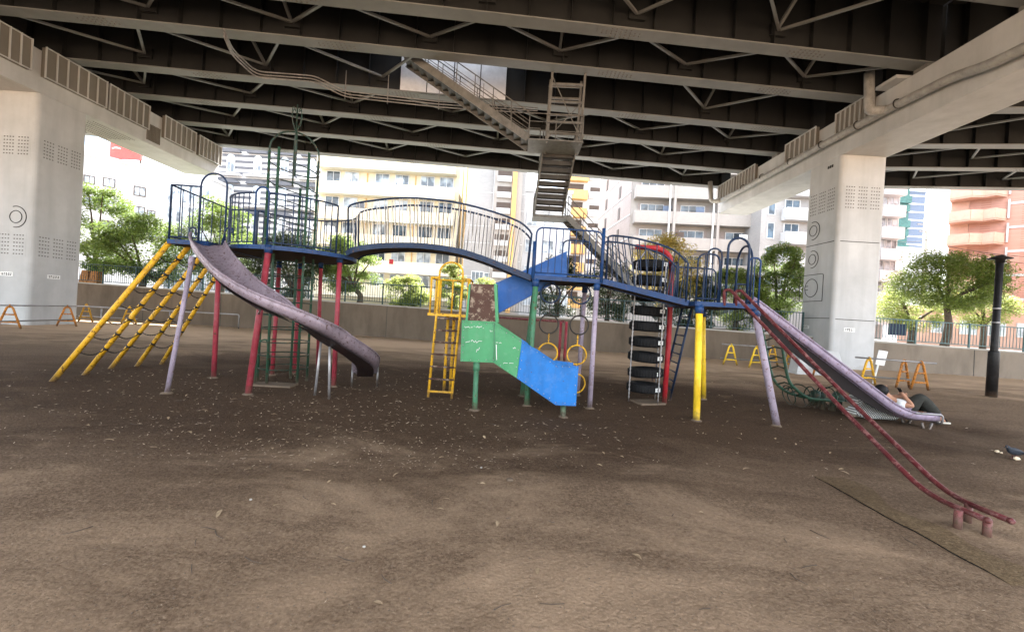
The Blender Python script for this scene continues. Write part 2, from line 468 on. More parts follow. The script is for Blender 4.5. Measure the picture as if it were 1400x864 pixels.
def bumpz(x, y):
    if not (-28 < x < 30 and 0 < y < 25): return 0.0
    z = .022 * mnoise.noise(V((x * .45, y * .45, 3))) + .008 * mnoise.noise(V((x * 1.7, y * 1.7, 9))) + .004 * mnoise.noise(V((x * 4.2, y * 4.2, 1)))
    for hx, hy, r, h in HEAPS:
        d2 = (x - hx) ** 2 + (y - hy) ** 2
        if d2 < 9 * r * r: z += h * math.exp(-d2 / (r * r))
    # trodden footprints
    for fx, fy, fa in PRINTS:
        dx, dy = x - fx, y - fy
        if abs(dx) < .3 and abs(dy) < .3:
            u = dx * math.cos(fa) + dy * math.sin(fa); w_ = -dx * math.sin(fa) + dy * math.cos(fa)
            z -= .009 * math.exp(-(u / .13) ** 2 - (w_ / .055) ** 2)
    return z - .012
gm = MB()
gv = [(x, y, bumpz(x, y)) for y in ys for x in xs]
nx = len(xs)
gm.add(gv, [(j * nx + i, j * nx + i + 1, (j + 1) * nx + i + 1, (j + 1) * nx + i) for j in range(len(ys) - 1) for i in range(nx - 1)], True)
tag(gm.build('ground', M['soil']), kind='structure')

# street level behind the retaining wall (a little lower to the right, like the wall top)
def wallY(x): return 22.6 - .109 * (x + 14.4)
def wallZ(x): return 1.55 - .0160 * x
def streetZ(x): return max(.9, min(2.0, wallZ(x) - .06))
m_, nt, b = new_mat('street_paving'); p = position(nt)
c = mix(nt, ramp(nt, noise(nt, p, .6, 6), .3, .7), (.26, .25, .235), (.36, .35, .33)); nt.links.new(c, b.inputs['Base Color']); b.inputs['Roughness'].default_value = .9
M['street'] = m_
sm = MB(); sx = [-420, -45, -25, -15, -5, 5, 15, 25, 45, 420]
sv = [(x, wallY(x) + .12 if abs(x) < 60 else wallY(math.copysign(60, x)) + .12, streetZ(x)) for x in sx] + [(x, 430, streetZ(x)) for x in sx]
k = len(sx)
sm.add(sv, [(i, i + 1, k + i + 1, k + i) for i in range(k - 1)])
tag(sm.build('street', M['street']), kind='structure')
# planted verge between fence and street
vm = MB(); M['verge'] = plain('verge_grass', (.10, .15, .035), .95, .5, 4, bumpy=.8, bdist=.05)
sx2 = [-40 + 4 * i for i in range(20)]
vm.add([(x, wallY(x) + .3, streetZ(x) + .006) for x in sx2] + [(x, wallY(x) + 3.2, streetZ(x) + .006) for x in sx2],
       [(i, i + 1, 20 + i + 1, 20 + i) for i in range(19)])
tag(vm.build('verge', M['verge']), kind='structure')

# ------------------------------------------------------------------ retaining wall
def wall_run(x0, x1, label, mat='retaining'):
    t = thing('retaining_wall', (x0, wallY(x0), 0), label, 'wall', 'low concrete walls along the park edge')
    m = MB(); c = MB(); d = V((1, -.109, 0)).normalized(); n = V((.109, 1, 0)).normalized()
    xs_ = [x0 + (x1 - x0) * i / 8 for i in range(9)]
    for a, e in zip(xs_, xs_[1:]):
        e2 = e
        pa = V((a, wallY(a), -.3)); pe = V((e2, wallY(e2), -.3))
        m.add([pa, pe, pe + n * .28, pa + n * .28,
               V((pa.x, pa.y, wallZ(a) - .07)), V((pe.x, pe.y, wallZ(e) - .07)), V((pe.x, pe.y, wallZ(e) - .07)) + n * .28, V((pa.x, pa.y, wallZ(a) - .07)) + n * .28],
              [(0, 1, 5, 4), (2, 3, 7, 6), (4, 5, 6, 7), (0, 4, 7, 3), (1, 2, 6, 5)])
        q = n * -.02
        tops = [V((a, wallY(a), wallZ(a) - .068)) + q, V((e, wallY(e), wallZ(e) - .068)) + q]
        w = n * .33
        c.add([tops[0], tops[1], tops[1] + w, tops[0] + w] + [x + V((0, 0, .07)) for x in (tops[0], tops[1], tops[1] + w, tops[0] + w)],
              [(0, 1, 5, 4), (1, 2, 6, 5), (2, 3, 7, 6), (3, 0, 4, 7), (4, 5, 6, 7), (0, 3, 2, 1)])
    m.build('wall_face', M[mat], t); c.build('coping', M['coping'], t)
    j = MB()
    for i in range(1, int((x1 - x0) / 4.6) + 1):
        a = x0 + i * 4.6
        if a > x1 - .3: break
        j.bar((a, wallY(a) - .002, -.02), (a + .03 * random.uniform(-1, 1), wallY(a) - .002, wallZ(a) - .08), .022, .012, (0, 1, 0))
    j.build('expansion_joint', M['pier_dark'], t)
    return t
wall_run(-34, 13.88, 'long stained brown concrete retaining wall behind the climbing frame')
wall_run(15.97, 46, 'cracked grey-brown concrete retaining wall right of the right-hand pier', 'retaining_pale')

# ------------------------------------------------------------------ fence on the wall
def make_fence(x0, x1, label, mat, matpost, h=1.05, step=.13, post=2.0):
    t = thing('park_fence', (x0, wallY(x0) + .15, wallZ(x0)), label, 'fence', 'bar fences on the retaining walls')
    n = int((x1 - x0) / post); w = (x1 - x0) / n
    for i in range(n + 1):
        a = x0 + i * w; pm = MB()
        pm.lohi((a - .03, wallY(a) + .12, wallZ(a) - .01), (a + .03, wallY(a) + .18, wallZ(a) + h + .04))
        pm.build('fence_post', matpost, t)
        if i == n: break
        f = MB(); e = a + w
        A = V((a + .03, wallY(a + .03) + .15, wallZ(a + .03))); E = V((e - .03, wallY(e - .03) + .15, wallZ(e - .03)))
        for z, s in ((h, .045), (.12, .035)):
            f.bar(A + V((0, 0, z)), E + V((0, 0, z)), .035, s)
        kk = int(w / step)
        for j in range(1, kk):
            q = A.lerp(E, j / kk); f.bar(q + V((0, 0, .13)), q + V((0, 0, h - .02)), .018, .018, (0, 1, 0))
        f.build('fence_panel', mat, t)
    return t
make_fence(-31, 13.5, 'dark bar fence on the long wall behind the climbing frame', M['fence'], M['fence'])
make_fence(16.1, 40, 'pale teal bar fence on the wall right of the pier', M['fence_pale'], M['fence_pale'])

# ================================================================== viaduct
ZC0, ZC1, ZG, ZS = 9.3, 11.0, 11.2, 13.45       # cap bottom/top, girder bottom, slab bottom
SL = .0785
GY = [-4.5, -1.5, 1.4, 4.5, 7.6, 10.9, 14.1, 16.5, 19.7, 22.5, 25.5, 28.7]
XE0, XE1 = -52, 14.75
span = thing('viaduct_span', (0, 12, ZG), 'main span of dark steel plate girders and deck over the playground', 'bridge')
def girder(parent, x0, x1, yc, sl, visible=True):
    def at(x, z, off=0): return V((x, yc + sl * x + off, z))
    g = MB()
    g.bar(at(x0, (ZG + ZS) / 2), at(x1, (ZG + ZS) / 2), .03, ZS - ZG - .02)
    x = math.ceil(x0 / 1.4) * 1.4
    while x < x1:
        if -22 < x < 34:
            for s in (-1, 1):
                g.box(at(x, (ZG + ZS) / 2 + .02, s * .115), (.022, .20, ZS - ZG - .12), math.atan(sl))
        x += 1.4
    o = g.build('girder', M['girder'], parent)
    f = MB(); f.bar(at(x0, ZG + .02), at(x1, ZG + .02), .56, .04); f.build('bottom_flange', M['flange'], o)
    if visible:
        for xs_ in (-14.5, -6.2, 4.4, 11.0) if sl > 0 else (19, 27):
            xs_ += math.sin(yc * 3) * 1.3; sp = MB(); sp.bar(at(xs_ - .8, ZG - .004), at(xs_ + .8, ZG - .004), .50, .012)
            for i in range(9):
                for s in range(4):
                    if abs(i - 4) + abs(s - 1.5) * 1.2 > 4.6: continue
                    sp.lathe(at(xs_ + (i - 4) * .16, ZG - .03, (s - 1.5) * .13), [(0, 0), (.03, .004), (.034, .028)], 6)
            sp.cur = 0; sp.mi = [1 if i < 6 else 0 for i in range(len(sp.f))]; sp.build('splice_plate', [M['bolt'], M['flange']], o)
    return o
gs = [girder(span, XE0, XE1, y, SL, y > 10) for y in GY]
# bracing between neighbouring girders: zigzag laterals and knee struts
def brace(parent, pts, w=.085, h=.08):
    m = MB()
    for a, b in zip(pts, pts[1:]): m.bar(a, b, w, h)
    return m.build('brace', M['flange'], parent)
for gi in range(5, len(GY) - 1):
    ya, yb = GY[gi], GY[gi + 1]
    for j, x in enumerate(range(-26, 14, 5)):
        x = x + (gi % 2) * 2.3
        if x + 4.4 > 14: continue
        if gi == 7 and -6.5 < x < 2: continue
        A = V((x, ya + SL * x + .2, ZG + .10)); B = V((x + 2.3, yb + SL * (x + 2.3) - .12, ZG + .62)); C_ = V((x + 4.4, ya + SL * (x + 4.4) + .2, ZG + .10))
        brace(span, [A, B, C_])
        D = B + V((-.05, 0, .05)); E = V((x + 2.3, ya + SL * (x + 2.3) + .05, ZS - .25))
        if (j + gi) % 2: brace(span, [D, E], .1, .1)
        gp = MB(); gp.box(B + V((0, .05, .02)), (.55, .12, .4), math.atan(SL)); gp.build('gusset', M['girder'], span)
# deck slab with the opening of the emergency stairs
def strip(m, xa, xb, ya, yb, sl, z0=ZS, z1=ZS + .35):
    p4 = [V((xa, ya + sl * xa, z0)), V((xb, ya + sl * xb, z0)), V((xb, yb + sl * xb, z0)), V((xa, yb + sl * xa, z0))]
    m.prism(p4, (0, 0, z1 - z0))
m = MB()
HX0, HX1 = -5.6, -.85
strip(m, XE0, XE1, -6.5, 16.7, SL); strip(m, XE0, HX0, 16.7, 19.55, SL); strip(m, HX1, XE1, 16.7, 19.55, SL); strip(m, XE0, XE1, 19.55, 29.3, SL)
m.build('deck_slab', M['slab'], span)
# pale parapet panels around the stair opening, seen from below
m = MB()
for i in range(4):
    xa = HX0 + i * (HX1 - HX0) / 4; xb = xa + (HX1 - HX0) / 4 - .03
    m.bar(((xa + .015), 19.5 + SL * xa, ZG + 2.0), (xb, 19.5 + SL * xb, ZG + 2.0), .06, 4.0)
M['panel_pale'] = plain('pale_panel', (.70, .71, .73), .5)
m.build('stairwell_panel', M['panel_pale'], span)
m = MB(); strip(m, HX0 - .8, HX1 + 1.8, 15.6, 22.5, SL, 16.4, 16.6); m.build('added_sun_blocker', M['slab'], span)  # unseen slab added above the stair opening to block direct sun
# right-hand span beyond the right pier
SR = -.14
span2 = thing('viaduct_span', (24, 12, ZG), 'right-hand span of dark steel girders beyond the right pier', 'bridge')
for y0 in (11.5, 15.2, 18.5, 22.3, 25.6, 29.1):
    y = y0 - SR * 14.85
    girder(span2, 14.85, 60, y, SR, y0 > 14)
for ya, yb in ((18.5, 22.3), (22.3, 25.6), (25.6, 29.1)):
    for x in (18, 23, 28, 33):
        o = -SR * 14.85
        f = lambda yy, xx: yy + o + SR * xx
        brace(span2, [V((x, f(ya, x) + .2, ZG + .1)), V((x + 2.4, f(yb, x + 2.4) - .1, ZG + .6)), V((x + 4.6, f(ya, x + 4.6) + .2, ZG + .1))])
m = MB(); strip(m, 14.85, 60, 6.5 - SR * 14.85, 30.4 - SR * 14.85, SR); m.build('deck_slab', M['slab'], span2)

# ------------------------------------------------------------------ piers
def bolt_band(m, face, a0, a1, z0, z1, fixed, nx_, nz_, groups):
    """rows of bolt heads on a column face; face 'x' = plane X=fixed, 'y' = plane Y=fixed"""
    gw = (a1 - a0) / groups; n0 = len(m.f)
    if face == 'x': m.box((fixed, (a0 + a1) / 2, (z0 + z1) / 2), (.010, a1 - a0, z1 - z0 + .06))
    else: m.box(((a0 + a1) / 2, fixed, (z0 + z1) / 2), (a1 - a0, .010, z1 - z0 + .06))
    for g in range(groups):
        for i in range(nx_):
            for j in range(nz_):
                a = a0 + g * gw + gw * (.1 + .8 * (i + .5) / nx_); z = z0 + (z1 - z0) * (j + .5) / nz_
                s = .046
                if face == 'x': c = (fixed, a, z); sz = (.03, s, s)
                else: c = (a, fixed, z); sz = (s, .03, s)
                m.box(c, sz)
    m.mi = [1 if n0 <= i < n0 + 6 else q for i, q in enumerate(m.mi)]
def pier(label, x0, x1, y0, y1, cy0, cy1, side):
    """column and cap; side=+1 when the face X=x1 looks at the playground, -1 for X=x0"""
    t = thing('bridge_pier', ((x0 + x1) / 2, (y0 + y1) / 2, 0), label, 'bridge pier')
    m = MB(); r = .16; poly = []
    for cx, cy, a in ((x1 - r, y0 + r, -90), (x1 - r, y1 - r, 0), (x0 + r, y1 - r, 90), (x0 + r, y0 + r, 180)):
        for i in range(5):
            b_ = math.radians(a + 90 * i / 4); poly.append(V((cx + r * math.cos(b_), cy + r * math.sin(b_), -.3)))
    m.prism(poly, (0, 0, ZC0 + .3)); m.build('column', M['pier'], t)
    c = MB(); e = .0
    c.lohi((x0, cy0, ZC0), (x1, cy1, ZC1)); cap = c.build('cap_beam', M['pier'], t, bevel=.04)
    fx = x1 if side > 0 else x0
    return t, fx, cap
def fins(t, fx, side, ya, yb, n, z0=9.95, z1=11.12):
    p = MB(); o = .16 * side
    p.lohi((min(fx + .004 * side, fx + o), ya, z0), (max(fx + .004 * side, fx + o), yb, z1)); pan = p.build('cover_panel', M['fin'], t)
    f = MB()
    for i in range(n + 1):
        y = ya + (yb - ya) * i / n
        f.box((fx + o + .03 * side, y, (z0 + z1) / 2), (.06, .03, z1 - z0 + .06))
    for z in (z0, z1): f.box((fx + o + .03 * side, (ya + yb) / 2, z), (.064, yb - ya, .03))
    f.build('fin', M['pier'], pan)
def arcs(m, c, face, R, fixed, both=True):
    ax = (1, 0, 0) if face == 'x' else (0, 1, 0)
    m.ring(c, R * .58, .016, ax, 28, 5)
    m.ring(c, R, .017, ax, 24, 5, -PI * .1, PI * 1.05) if both else m.ring(c, R, .017, ax, 28, 5)
def plate(t, c, face, w, h, chars):
    m = MB()
    if face == 'x': m.box(c, (.012, w, h))
    else: m.box(c, (w, .012, h))
    pl = m.build('number_plate', M['white'], t)
    k = MB()
    for i in range(chars):
        u = (i + .5) / chars - .5
        for j in range(2):
            du = u * w * .84 + random.uniform(-.01, .01); dz = (j - .5) * h * .32
            s = (w / chars * random.uniform(.3, .6), h * random.uniform(.12, .3))
            if face == 'x': k.box((c[0] + (.008 if c[0] < 0 else -.008), c[1] + du, c[2] + dz), (.006, s[0], s[1]))
            else: k.box((c[0] + du, c[1] - .008, c[2] + dz), (s[0], .006, s[1]))
    k.build('plate_lettering', M['pier_dark'], pl)

# left pier
lp, fx, cap = pier('pale steel pier at the left edge of the playground with bolted bands', -21.55, -19.4, 17.0, 19.0, -8, 27.4, 1)
for z0, z1 in ((6.75, 7.55), (2.75, 3.65)):
    m = MB(); bolt_band(m, 'x', 17.2, 18.82, z0, z1, -19.4, 4, 6, 3); m.build('bolt_band', [M['bolt'], M['pier']], lp)
    m = MB(); bolt_band(m, 'y', -21.36, -19.6, z0, z1, 17.0, 4, 6, 3); m.build('bolt_band', [M['bolt'], M['pier']], lp)
m = MB(); arcs(m, V((-20.05, 16.995, 4.3)), 'y', .42, 17); m.build('hatch_ring', M['pier_dark'], lp)
plate(lp, (-19.393, 17.9, 2.0), 'x', .5, .17, 5); plate(lp, (-20.3, 16.993, 2.0), 'y', .5, .17, 5)
for ya, yb in ((14.4, 16.55), (17.05, 19.6), (19.75, 21.9), (22.9, 25.1), (25.4, 27.3)): fins(lp, -19.4, 1, ya, yb, 6)
m = MB()
for i in range(10): m.box((-19.38, 22.0 + i * .085, 9.9), (.05, .03, .85))
m.build('louvre', M['fin'], lp)
m = MB(); m.box((-20.48, 20.65, ZC0 - .004), (1.7, 2.3, .01))
for i in range(22):
    for j in range(7): m.box((-21.2 + j * .24, 19.6 + i * .1, ZC0 - .012), (.04, .04, .028))
m.mi = [1 if i < 6 else 0 for i in range(len(m.f))]; m.build('soffit_plate', [M['bolt'], M['pier']], lp)

# right pier
rp, fx, cap = pier('pale steel pier right of the playground with ring-marked hatches and drainpipe', 13.93, 15.93, 18.5, 20.55, -8, 29.6, -1)
m = MB()
bolt_band(m, 'x', 18.7, 20.36, 6.95, 8.0, 13.93, 4, 7, 3); m.build('bolt_band', [M['bolt'], M['pier']], rp)
m = MB(); bolt_band(m, 'y', 14.11, 15.75, 6.95, 8.0, 18.5, 4, 7, 3); m.build('bolt_band', [M['bolt'], M['pier']], rp)
m = MB(); q = XP(1112, 316, 13.93); arcs(m, V((13.925, q.y, q.z)), 'x', .42, 0); m.build('hatch_ring', M['pier_dark'], rp)
m = MB(); q = XP(1110.5, 355, 13.93); arcs(m, V((13.925, q.y, q.z)), 'x', .40, 0); m.build('hatch_ring', M['pier_dark'], rp)
q = XP(1109, 394, 13.93); m = MB()
pts = fillet([V((13.925, q.y + a, q.z + b_)) for a, b_ in ((-.75, -.62), (.78, -.62), (.78, .62), (-.75, .62), (-.75, -.62))], .12)
m.tube(pts, .015, 5); hd = m.build('access_hatch', M['pier_dark'], rp)
m = MB(); m.ring((13.925, q.y, q.z), .42, .016, (1, 0, 0), 28, 5); m.box((13.92, q.y + .3, q.z + .1), (.02, .18, .03)); m.box((13.92, q.y + .3, q.z - .08), (.02, .18, .03)); m.build('hatch_ring', M['pier_dark'], hd)
for (px, py) in ((1102, 447), (1107, 333)):
    q = XP(px, py, 13.93)
    if py > 400: plate(rp, (13.922, q.y, q.z), 'x', .42, .15, 4)
q = P(1161, 451, 18.5); plate(rp, (q.x, 18.493, q.z), 'y', .48, .17, 5)
m = MB()
for z in (5.55, 2.15):
    m.box((14.93, 18.494, z), (1.7, .02, .025)); m.box((13.924, 19.52, z + .02), (.02, 1.75, .025))
m.build('weld_seam', M['pier_dark'], rp)
m = MB(); q = XP(1133, 229, 13.93)
for i in range(3): m.box((13.922, q.y - i * .12, q.z - .02), (.012, .09, .12))
m.build('stencil_mark', M['pier_dark'], rp)
for ya, yb, n in ((16.9, 18.75, 7), (20.0, 22.2, 6), (25.0, 27.0, 6), (27.3, 29.4, 6)): fins(rp, 13.93, -1, ya, yb, n, 10.15, 11.15)
# drainpipe along the cap
pp = [V((13.66, y, z)) for y, z in ((-7, 9.66), (11.4, 9.68), (12.6, 9.72), (13.6, 9.95), (16.2, 10.06), (26.3, 9.98), (28.6, 9.98))]
pp = fillet(pp, .5)
m = MB(); m.tube(pp, .15, 12); dp = m.build('drainpipe', M['pipe'], rp)
m = MB(); m.tube(fillet([V((13.66, 16.1, 10.08)), V((13.2, 16.3, 10.06)), V((13.15, 16.35, 11.6))], .3, 6), .17, 12); m.build('downpipe', M['pipe'], rp)
for y in (9, 15.6, 17.4, 19.4, 21.6, 24, 26):
    m = MB(); m.ring((13.66, y, 10.06 if y > 14 else 9.68), .165, .025, (0, 1, 0), 16, 6); m.box((13.8, y, 10.06 if y > 14 else 9.68), (.26, .05, .05)); m.build('pipe_clamp', M['pier_dark'], dp)
m = MB(); m.tube(fillet([V((13.66, 28.6, 9.98)), V((13.2, 29.2, 10.0)), V((13.1, 29.3, 11.4))], .3, 6), .15, 12); m.build('downpipe', M['pipe'], rp)
m = MB()
m.lohi((13.55, 15.6, 11.0), (14.2, 16.5, 11.12))
m.build('bearing_ledge', M['pier'], rp)
# bearings between caps and girders
for t, xc, sl in ((lp, -20.4, SL), (rp, 14.35, SL)):
    for y in GY[4:]:
        m = MB(); yy = y + sl * xc; m.box((xc, yy, (ZC1 + ZG) / 2), (.6, .5, ZG - ZC1 - .006)); m.build('bearing', M['bolt'], t)

# ------------------------------------------------------------------ emergency staircase
st = thing('emergency_staircase', (1.5, 17.6, 8.3), 'steel emergency staircase hanging from the viaduct above the arched bridge', 'staircase')
def flight(a, b, wv, n, rails=True):
    """a,b: centre of top and bottom; wv: half-width vector"""
    a = V(a); b = V(b); wv = V(wv)
    for s in (-1, 1):
        m = MB(); m.bar(a + wv * s, b + wv * s, .05, .30); m.build('stringer', M['stairs'], st)
        if rails:
            r = MB(); up = V((0, 0, 1.0))
            r.tube([a + wv * s + up, b + wv * s + up], .024, 6)
            for k_ in (.35, .68): r.tube([a + wv * s + up * k_, b + wv * s + up * k_], .014, 6)
            for i in range(0, 8):
                q = (a + wv * s).lerp(b + wv * s, i / 7); r.tube([q, q + up], .02, 6)
            r.build('handrail', M['stairs'], st)
    run = (b - a); run.z = 0; d = run.normalized()
    for i in range(n):
        q = a.lerp(b, (i + .5) / n); m = MB()
        ang = math.atan2(wv.y, wv.x)
        L = wv.length * 2 - .06
        m.bar(q - wv * .97, q + wv * .97, run.length / n * .95, .03)
        m.bar(q - wv * .97 - d * run.length / n * .47 + V((0, 0, .09)), q + wv * .97 - d * run.length / n * .47 + V((0, 0, .09)), .012, .15)
        m.build('tread', M['tread'], st)
F1a = P(553, 78, 17.4); F1b = P(722, 196, 17.4)
flight(F1a, F1b, (0, .5, 0), 17)
zL = F1b.z - .08; Lx0 = F1b.x + .0; Lx1 = Lx0 + 2.15
m = MB(); m.lohi((Lx0, 16.7, zL - .05), (Lx1, 18.1, zL)); m.build('landing', M['stairs'], st)
def railrun(pts, h=1.0, name='handrail', mat='stairs', step=.9):
    r = MB(); up = V((0, 0, h)); pts = [V(p_) for p_ in pts]
    r.tube([p_ + up for p_ in pts], .024, 6)
    for k_ in (.35, .68): r.tube([p_ + up * k_ for p_ in pts], .014, 6)
    for q in resample(pts, step): r.tube([q, q + up], .02, 6)
    r.build(name, M[mat], st)
railrun([(Lx0, 16.72, zL), (Lx1 - .05, 16.72, zL)]); railrun([(Lx0, 18.08, zL), (Lx0 + .5, 18.08, zL)])
railrun([(Lx1 - .03, 16.72, zL), (Lx1 - .03, 18.05, zL)])
F2a = V((Lx1 - .82, 18.1, zL - .05)); F2b = V((Lx1 - .82 - .08, 20.9, 6.6))
flight(F2a, F2b, (.68, 0, 0), 9)
m = MB(); m.lohi((F2b.x - .75, 20.9, 6.4), (F2b.x + .95, 22.0, 6.52)); m.build('landing', M['stairs'], st)
F3a = V((F2b.x + .95, 21.45, 6.5)); F3b = V((8.3, 21.45 + 2.3, 1.75))
flight(F3a, F3b, (0, .5, 0), 24)
railrun([(F2b.x - .72, 21.98, 6.52), (F2b.x + .93, 21.98, 6.52)]); railrun([(F2b.x - .72, 20.95, 6.52), (F2b.x - .72, 21.95, 6.52)])
# hanger frame
for dx in (0.12, 1.42):
    for y in (16.85, 17.95):
        m = MB(); m.bar((Lx0 + .62 + dx, y, zL - .1), (Lx0 + .68 + dx, y, ZG + .3), .085, .085, (0, 1, 0)); m.build('hanger_post', M['stairs'], st)
for z in (zL + .75, zL + 1.55, zL + 2.25, zL + 2.75):
    for y in (16.85, 17.95):
        m = MB(); m.bar((Lx0 + .74, y, z), (Lx0 + 2.1, y, z + .02), .06, .08); m.build('hanger_rung', M['stairs'], st)
m = MB()
m.bar((Lx0 + .76, 16.8, zL + .1), (Lx0 + 2.06, 16.8, zL + 1.6), .03, .03); m.build('diagonal_tie', M['stairs'], st); m = MB(); m.bar((Lx0 + 2.06, 16.8, zL + .1), (Lx0 + .76, 16.8, zL + 2.6), .03, .03)
m.build('diagonal_tie', M['stairs'], st)
# conduit slung under the girders
cd = thing('cable_conduit', P(470, 125, 18.6), 'thin pale cable conduit slung below the girders left of the staircase', 'conduit')
m = MB()
for o_ in (0, .12, .24):
    pts = [P(306, 40, 15.0), P(318, 68, 16.0), P(350, 98, 17.0), P(430, 104, 18.2), P(472, 125, 18.4), P(600, 139, 18.6), P(735, 148, 19.2)]
    m.tube(fillet([p_ + V((0, .05 * o_, -o_)) for p_ in pts], .3), .028, 6)
m.build('conduit_pipe', M['galv'], cd)
m = MB()
for px, py in ((472, 125), (530, 131), (600, 139), (660, 143)):
    q = P(px, py, 18.5); m.bar(q + V((0, 0, -.35)), q + V((0, 0, .9)), .03, .03)
m.build('conduit_hanger', M['galv'], cd)
# ================================================================== climbing frame
frame = thing('climbing_frame', G(640, 540), 'long blue climbing frame with decks, arched bridge, slides, chutes and ladders', 'climbing frame')
def sub(mb, name, mat, parent, label=None, **k):
    o = mb.build(name, M[mat] if isinstance(mat, str) else mat, parent, **k)
    if label: o['label'] = label
    return o
def part(name, label=None):
    o = bpy.data.objects.new(name, None); COL.objects.link(o); o.empty_display_size = .2
    attach(o, frame)
    if label: o['label'] = label
    return o
def leg(foot, top, r, mat, label=None, collar='blue'):
    foot = V(foot); top = V(top); m = MB()
    m.tube([foot - (top - foot).normalized() * .08, top], r, 12)
    o = sub(m, 'leg', mat, frame, label)
    c = MB(); d = (top - foot).normalized()
    c.tube([top - d * .13, top + d * .01], r * 1.3, 12); sub(c, 'leg_collar', collar, o)
    fm = MB(); z0 = bumpz(foot.x, foot.y)
    rr_ = [.085 * (1 + .3 * mnoise.noise(V((foot.x * 9 + math.cos(a), foot.y + math.sin(a), 4)))) for a in [2 * PI * i / 18 for i in range(18)]]
    fm.add([V((foot.x, foot.y, z0 + .016))] + [V((foot.x + rr_[i] * math.cos(2 * PI * i / 18), foot.y + rr_[i] * math.sin(2 * PI * i / 18), z0 - .012)) for i in range(18)] + [V((foot.x + .8 * rr_[i] * math.cos(2 * PI * i / 18), foot.y + .8 * rr_[i] * math.sin(2 * PI * i / 18), z0 + .012)) for i in range(18)], [(0, 19 + i, 19 + (i + 1) % 18) for i in range(18)] + [(1 + i, 1 + (i + 1) % 18, 19 + (i + 1) % 18, 19 + i) for i in range(18)], True)
    sub(fm, 'leg_footing', 'footing', o)
    return o
def deck(poly, z, name='deck', th=.055, mat='board', fas='blue'):
    poly = [V((p_[0], p_[1], z - th)) for p_ in poly]
    m = MB(); m.prism(poly, (0, 0, th)); o = sub(m, name, mat, frame)
    f = MB(); n = len(poly)
    for i in range(n):
        a, b_ = poly[i], poly[(i + 1) % n]
        f.bar(a + V((0, 0, th * .5)), b_ + V((0, 0, th * .5)), .03, th + .018)
    sub(f, 'deck_edge', fas, o)
    return o
def railing(parent, base, h=.88, step=.115, mat='navy', r=.0155, rb=.0095, ends=True, low=.06, fan=None, rad=.14):
    """rounded hand rail over a base line, with balusters"""
    base = [V(p_) for p_ in base]; up = V((0, 0, h)); m = MB()
    top = [p_ + up for p_ in base]
    path = top
    if ends: path = fillet([base[0]] + top + [base[-1]], rad, 5) if len(base) == 2 else [base[0]] + fillet([base[0] + up * .75] + top + [base[-1] + up * .75], .12, 4) + [base[-1]]
    m.tube(path, r, 8)
    m.tube([p_ + V((0, 0, low)) for p_ in base], r * .8, 6)
    dense = resample(base, step)
    for q in dense[1:-1]:
        m.tube([q + V((0, 0, low)), q + up], rb, 5, cap=False)
    return sub(m, 'railing', mat, parent)
def hoop(parent, a, b_, ztop, mat='navy', r=.0155, zb=None):
    a = V(a); b_ = V(b_); w = (b_ - a).length / 2; c = (a + b_) / 2; d = (b_ - a).normalized()
    pts = [a] + [V((c.x, c.y, ztop - w)) - d * w * math.cos(t) + V((0, 0, w * math.sin(t))) for t in [PI * i / 14 for i in range(15)]] + [b_]
    m = MB(); m.tube(pts, r, 8); return sub(m, 'entry_hoop', mat, parent)

ZA, ZD, ZF = 2.50, 2.28, 1.96
# ---- decks
A0 = P(250, 328, 7.35); A0.z = ZA
dA = deck([(-5.86, 7.15), (-5.2, 7.15), (-5.3, 8.95), (-6.05, 8.95)], ZA)
BC = V((-4.33, 8.35, 0)); BR = 1.13
dB = deck([(BC.x + BR * math.cos(2 * PI * i / 32), BC.y + BR * math.sin(2 * PI * i / 32)) for i in range(32)], ZA + .004)
DX0, DX1, DY0, DY1 = .33, 1.56, 7.5, 8.65
dD = deck([(DX0, DY0), (DX1, DY0 + .08), (DX1, DY1), (DX0, DY1)], ZD)
FX0, FX1, FY0, FY1 = 3.02, 4.06, 7.0, 8.75
dF = deck([(FX0, FY0), (FX1, FY0), (FX1 + .1, FY1), (FX0 + .1, FY1)], ZF)
# ---- legs
leg(G(339, 539), P(368, 336, 7.25), .05, 'red', 'red front leg of the round deck')
leg(G(456, 528), P(465, 350, 8.15), .045, 'red')
leg(G(292, 517), P(300, 352, 8.25), .045, 'red')
leg(G(372, 513), P(382, 358, 9.0), .04, 'red')
leg(G(402, 511), P(411, 360, 9.3), .04, 'red')
leg(G(434, 506), P(439, 358, 9.2), .04, 'red')
leg(G(228, 538), P(263, 352, 6.95), .035, 'lilac', 'slanting lilac prop under the spiral slide', 'lilac')
leg(G(720, 554), V((DX0 + .06, DY0 + .05, ZD - .06)), .05, 'post_green', 'green front leg below the arched bridge')
leg(G(714, 541), V((DX0 + .1, DY1 - .1, ZD - .06)), .05, 'post_green')
leg(G(806, 557), V((DX1 - .07, DY0 + .12, ZD - .06)), .045, 'lilac')
leg(V((DX1 - .12, DY1 + .1, 0)), V((DX1 - .12, DY1 - .08, ZD - .06)), .045, 'lilac')
leg(G(952, 576), V((FX0 + .08, FY0 + .05, ZF - .06)), .055, 'gold', 'bright yellow front leg')
leg(G(962, 546), P(961, 424, 8.6), .05, 'gold')
leg(G(1062, 582), V((FX1 - .04, FY0 + .06, ZF - .06)), .055, 'lilac', 'slanting lilac leg under the straight slide')

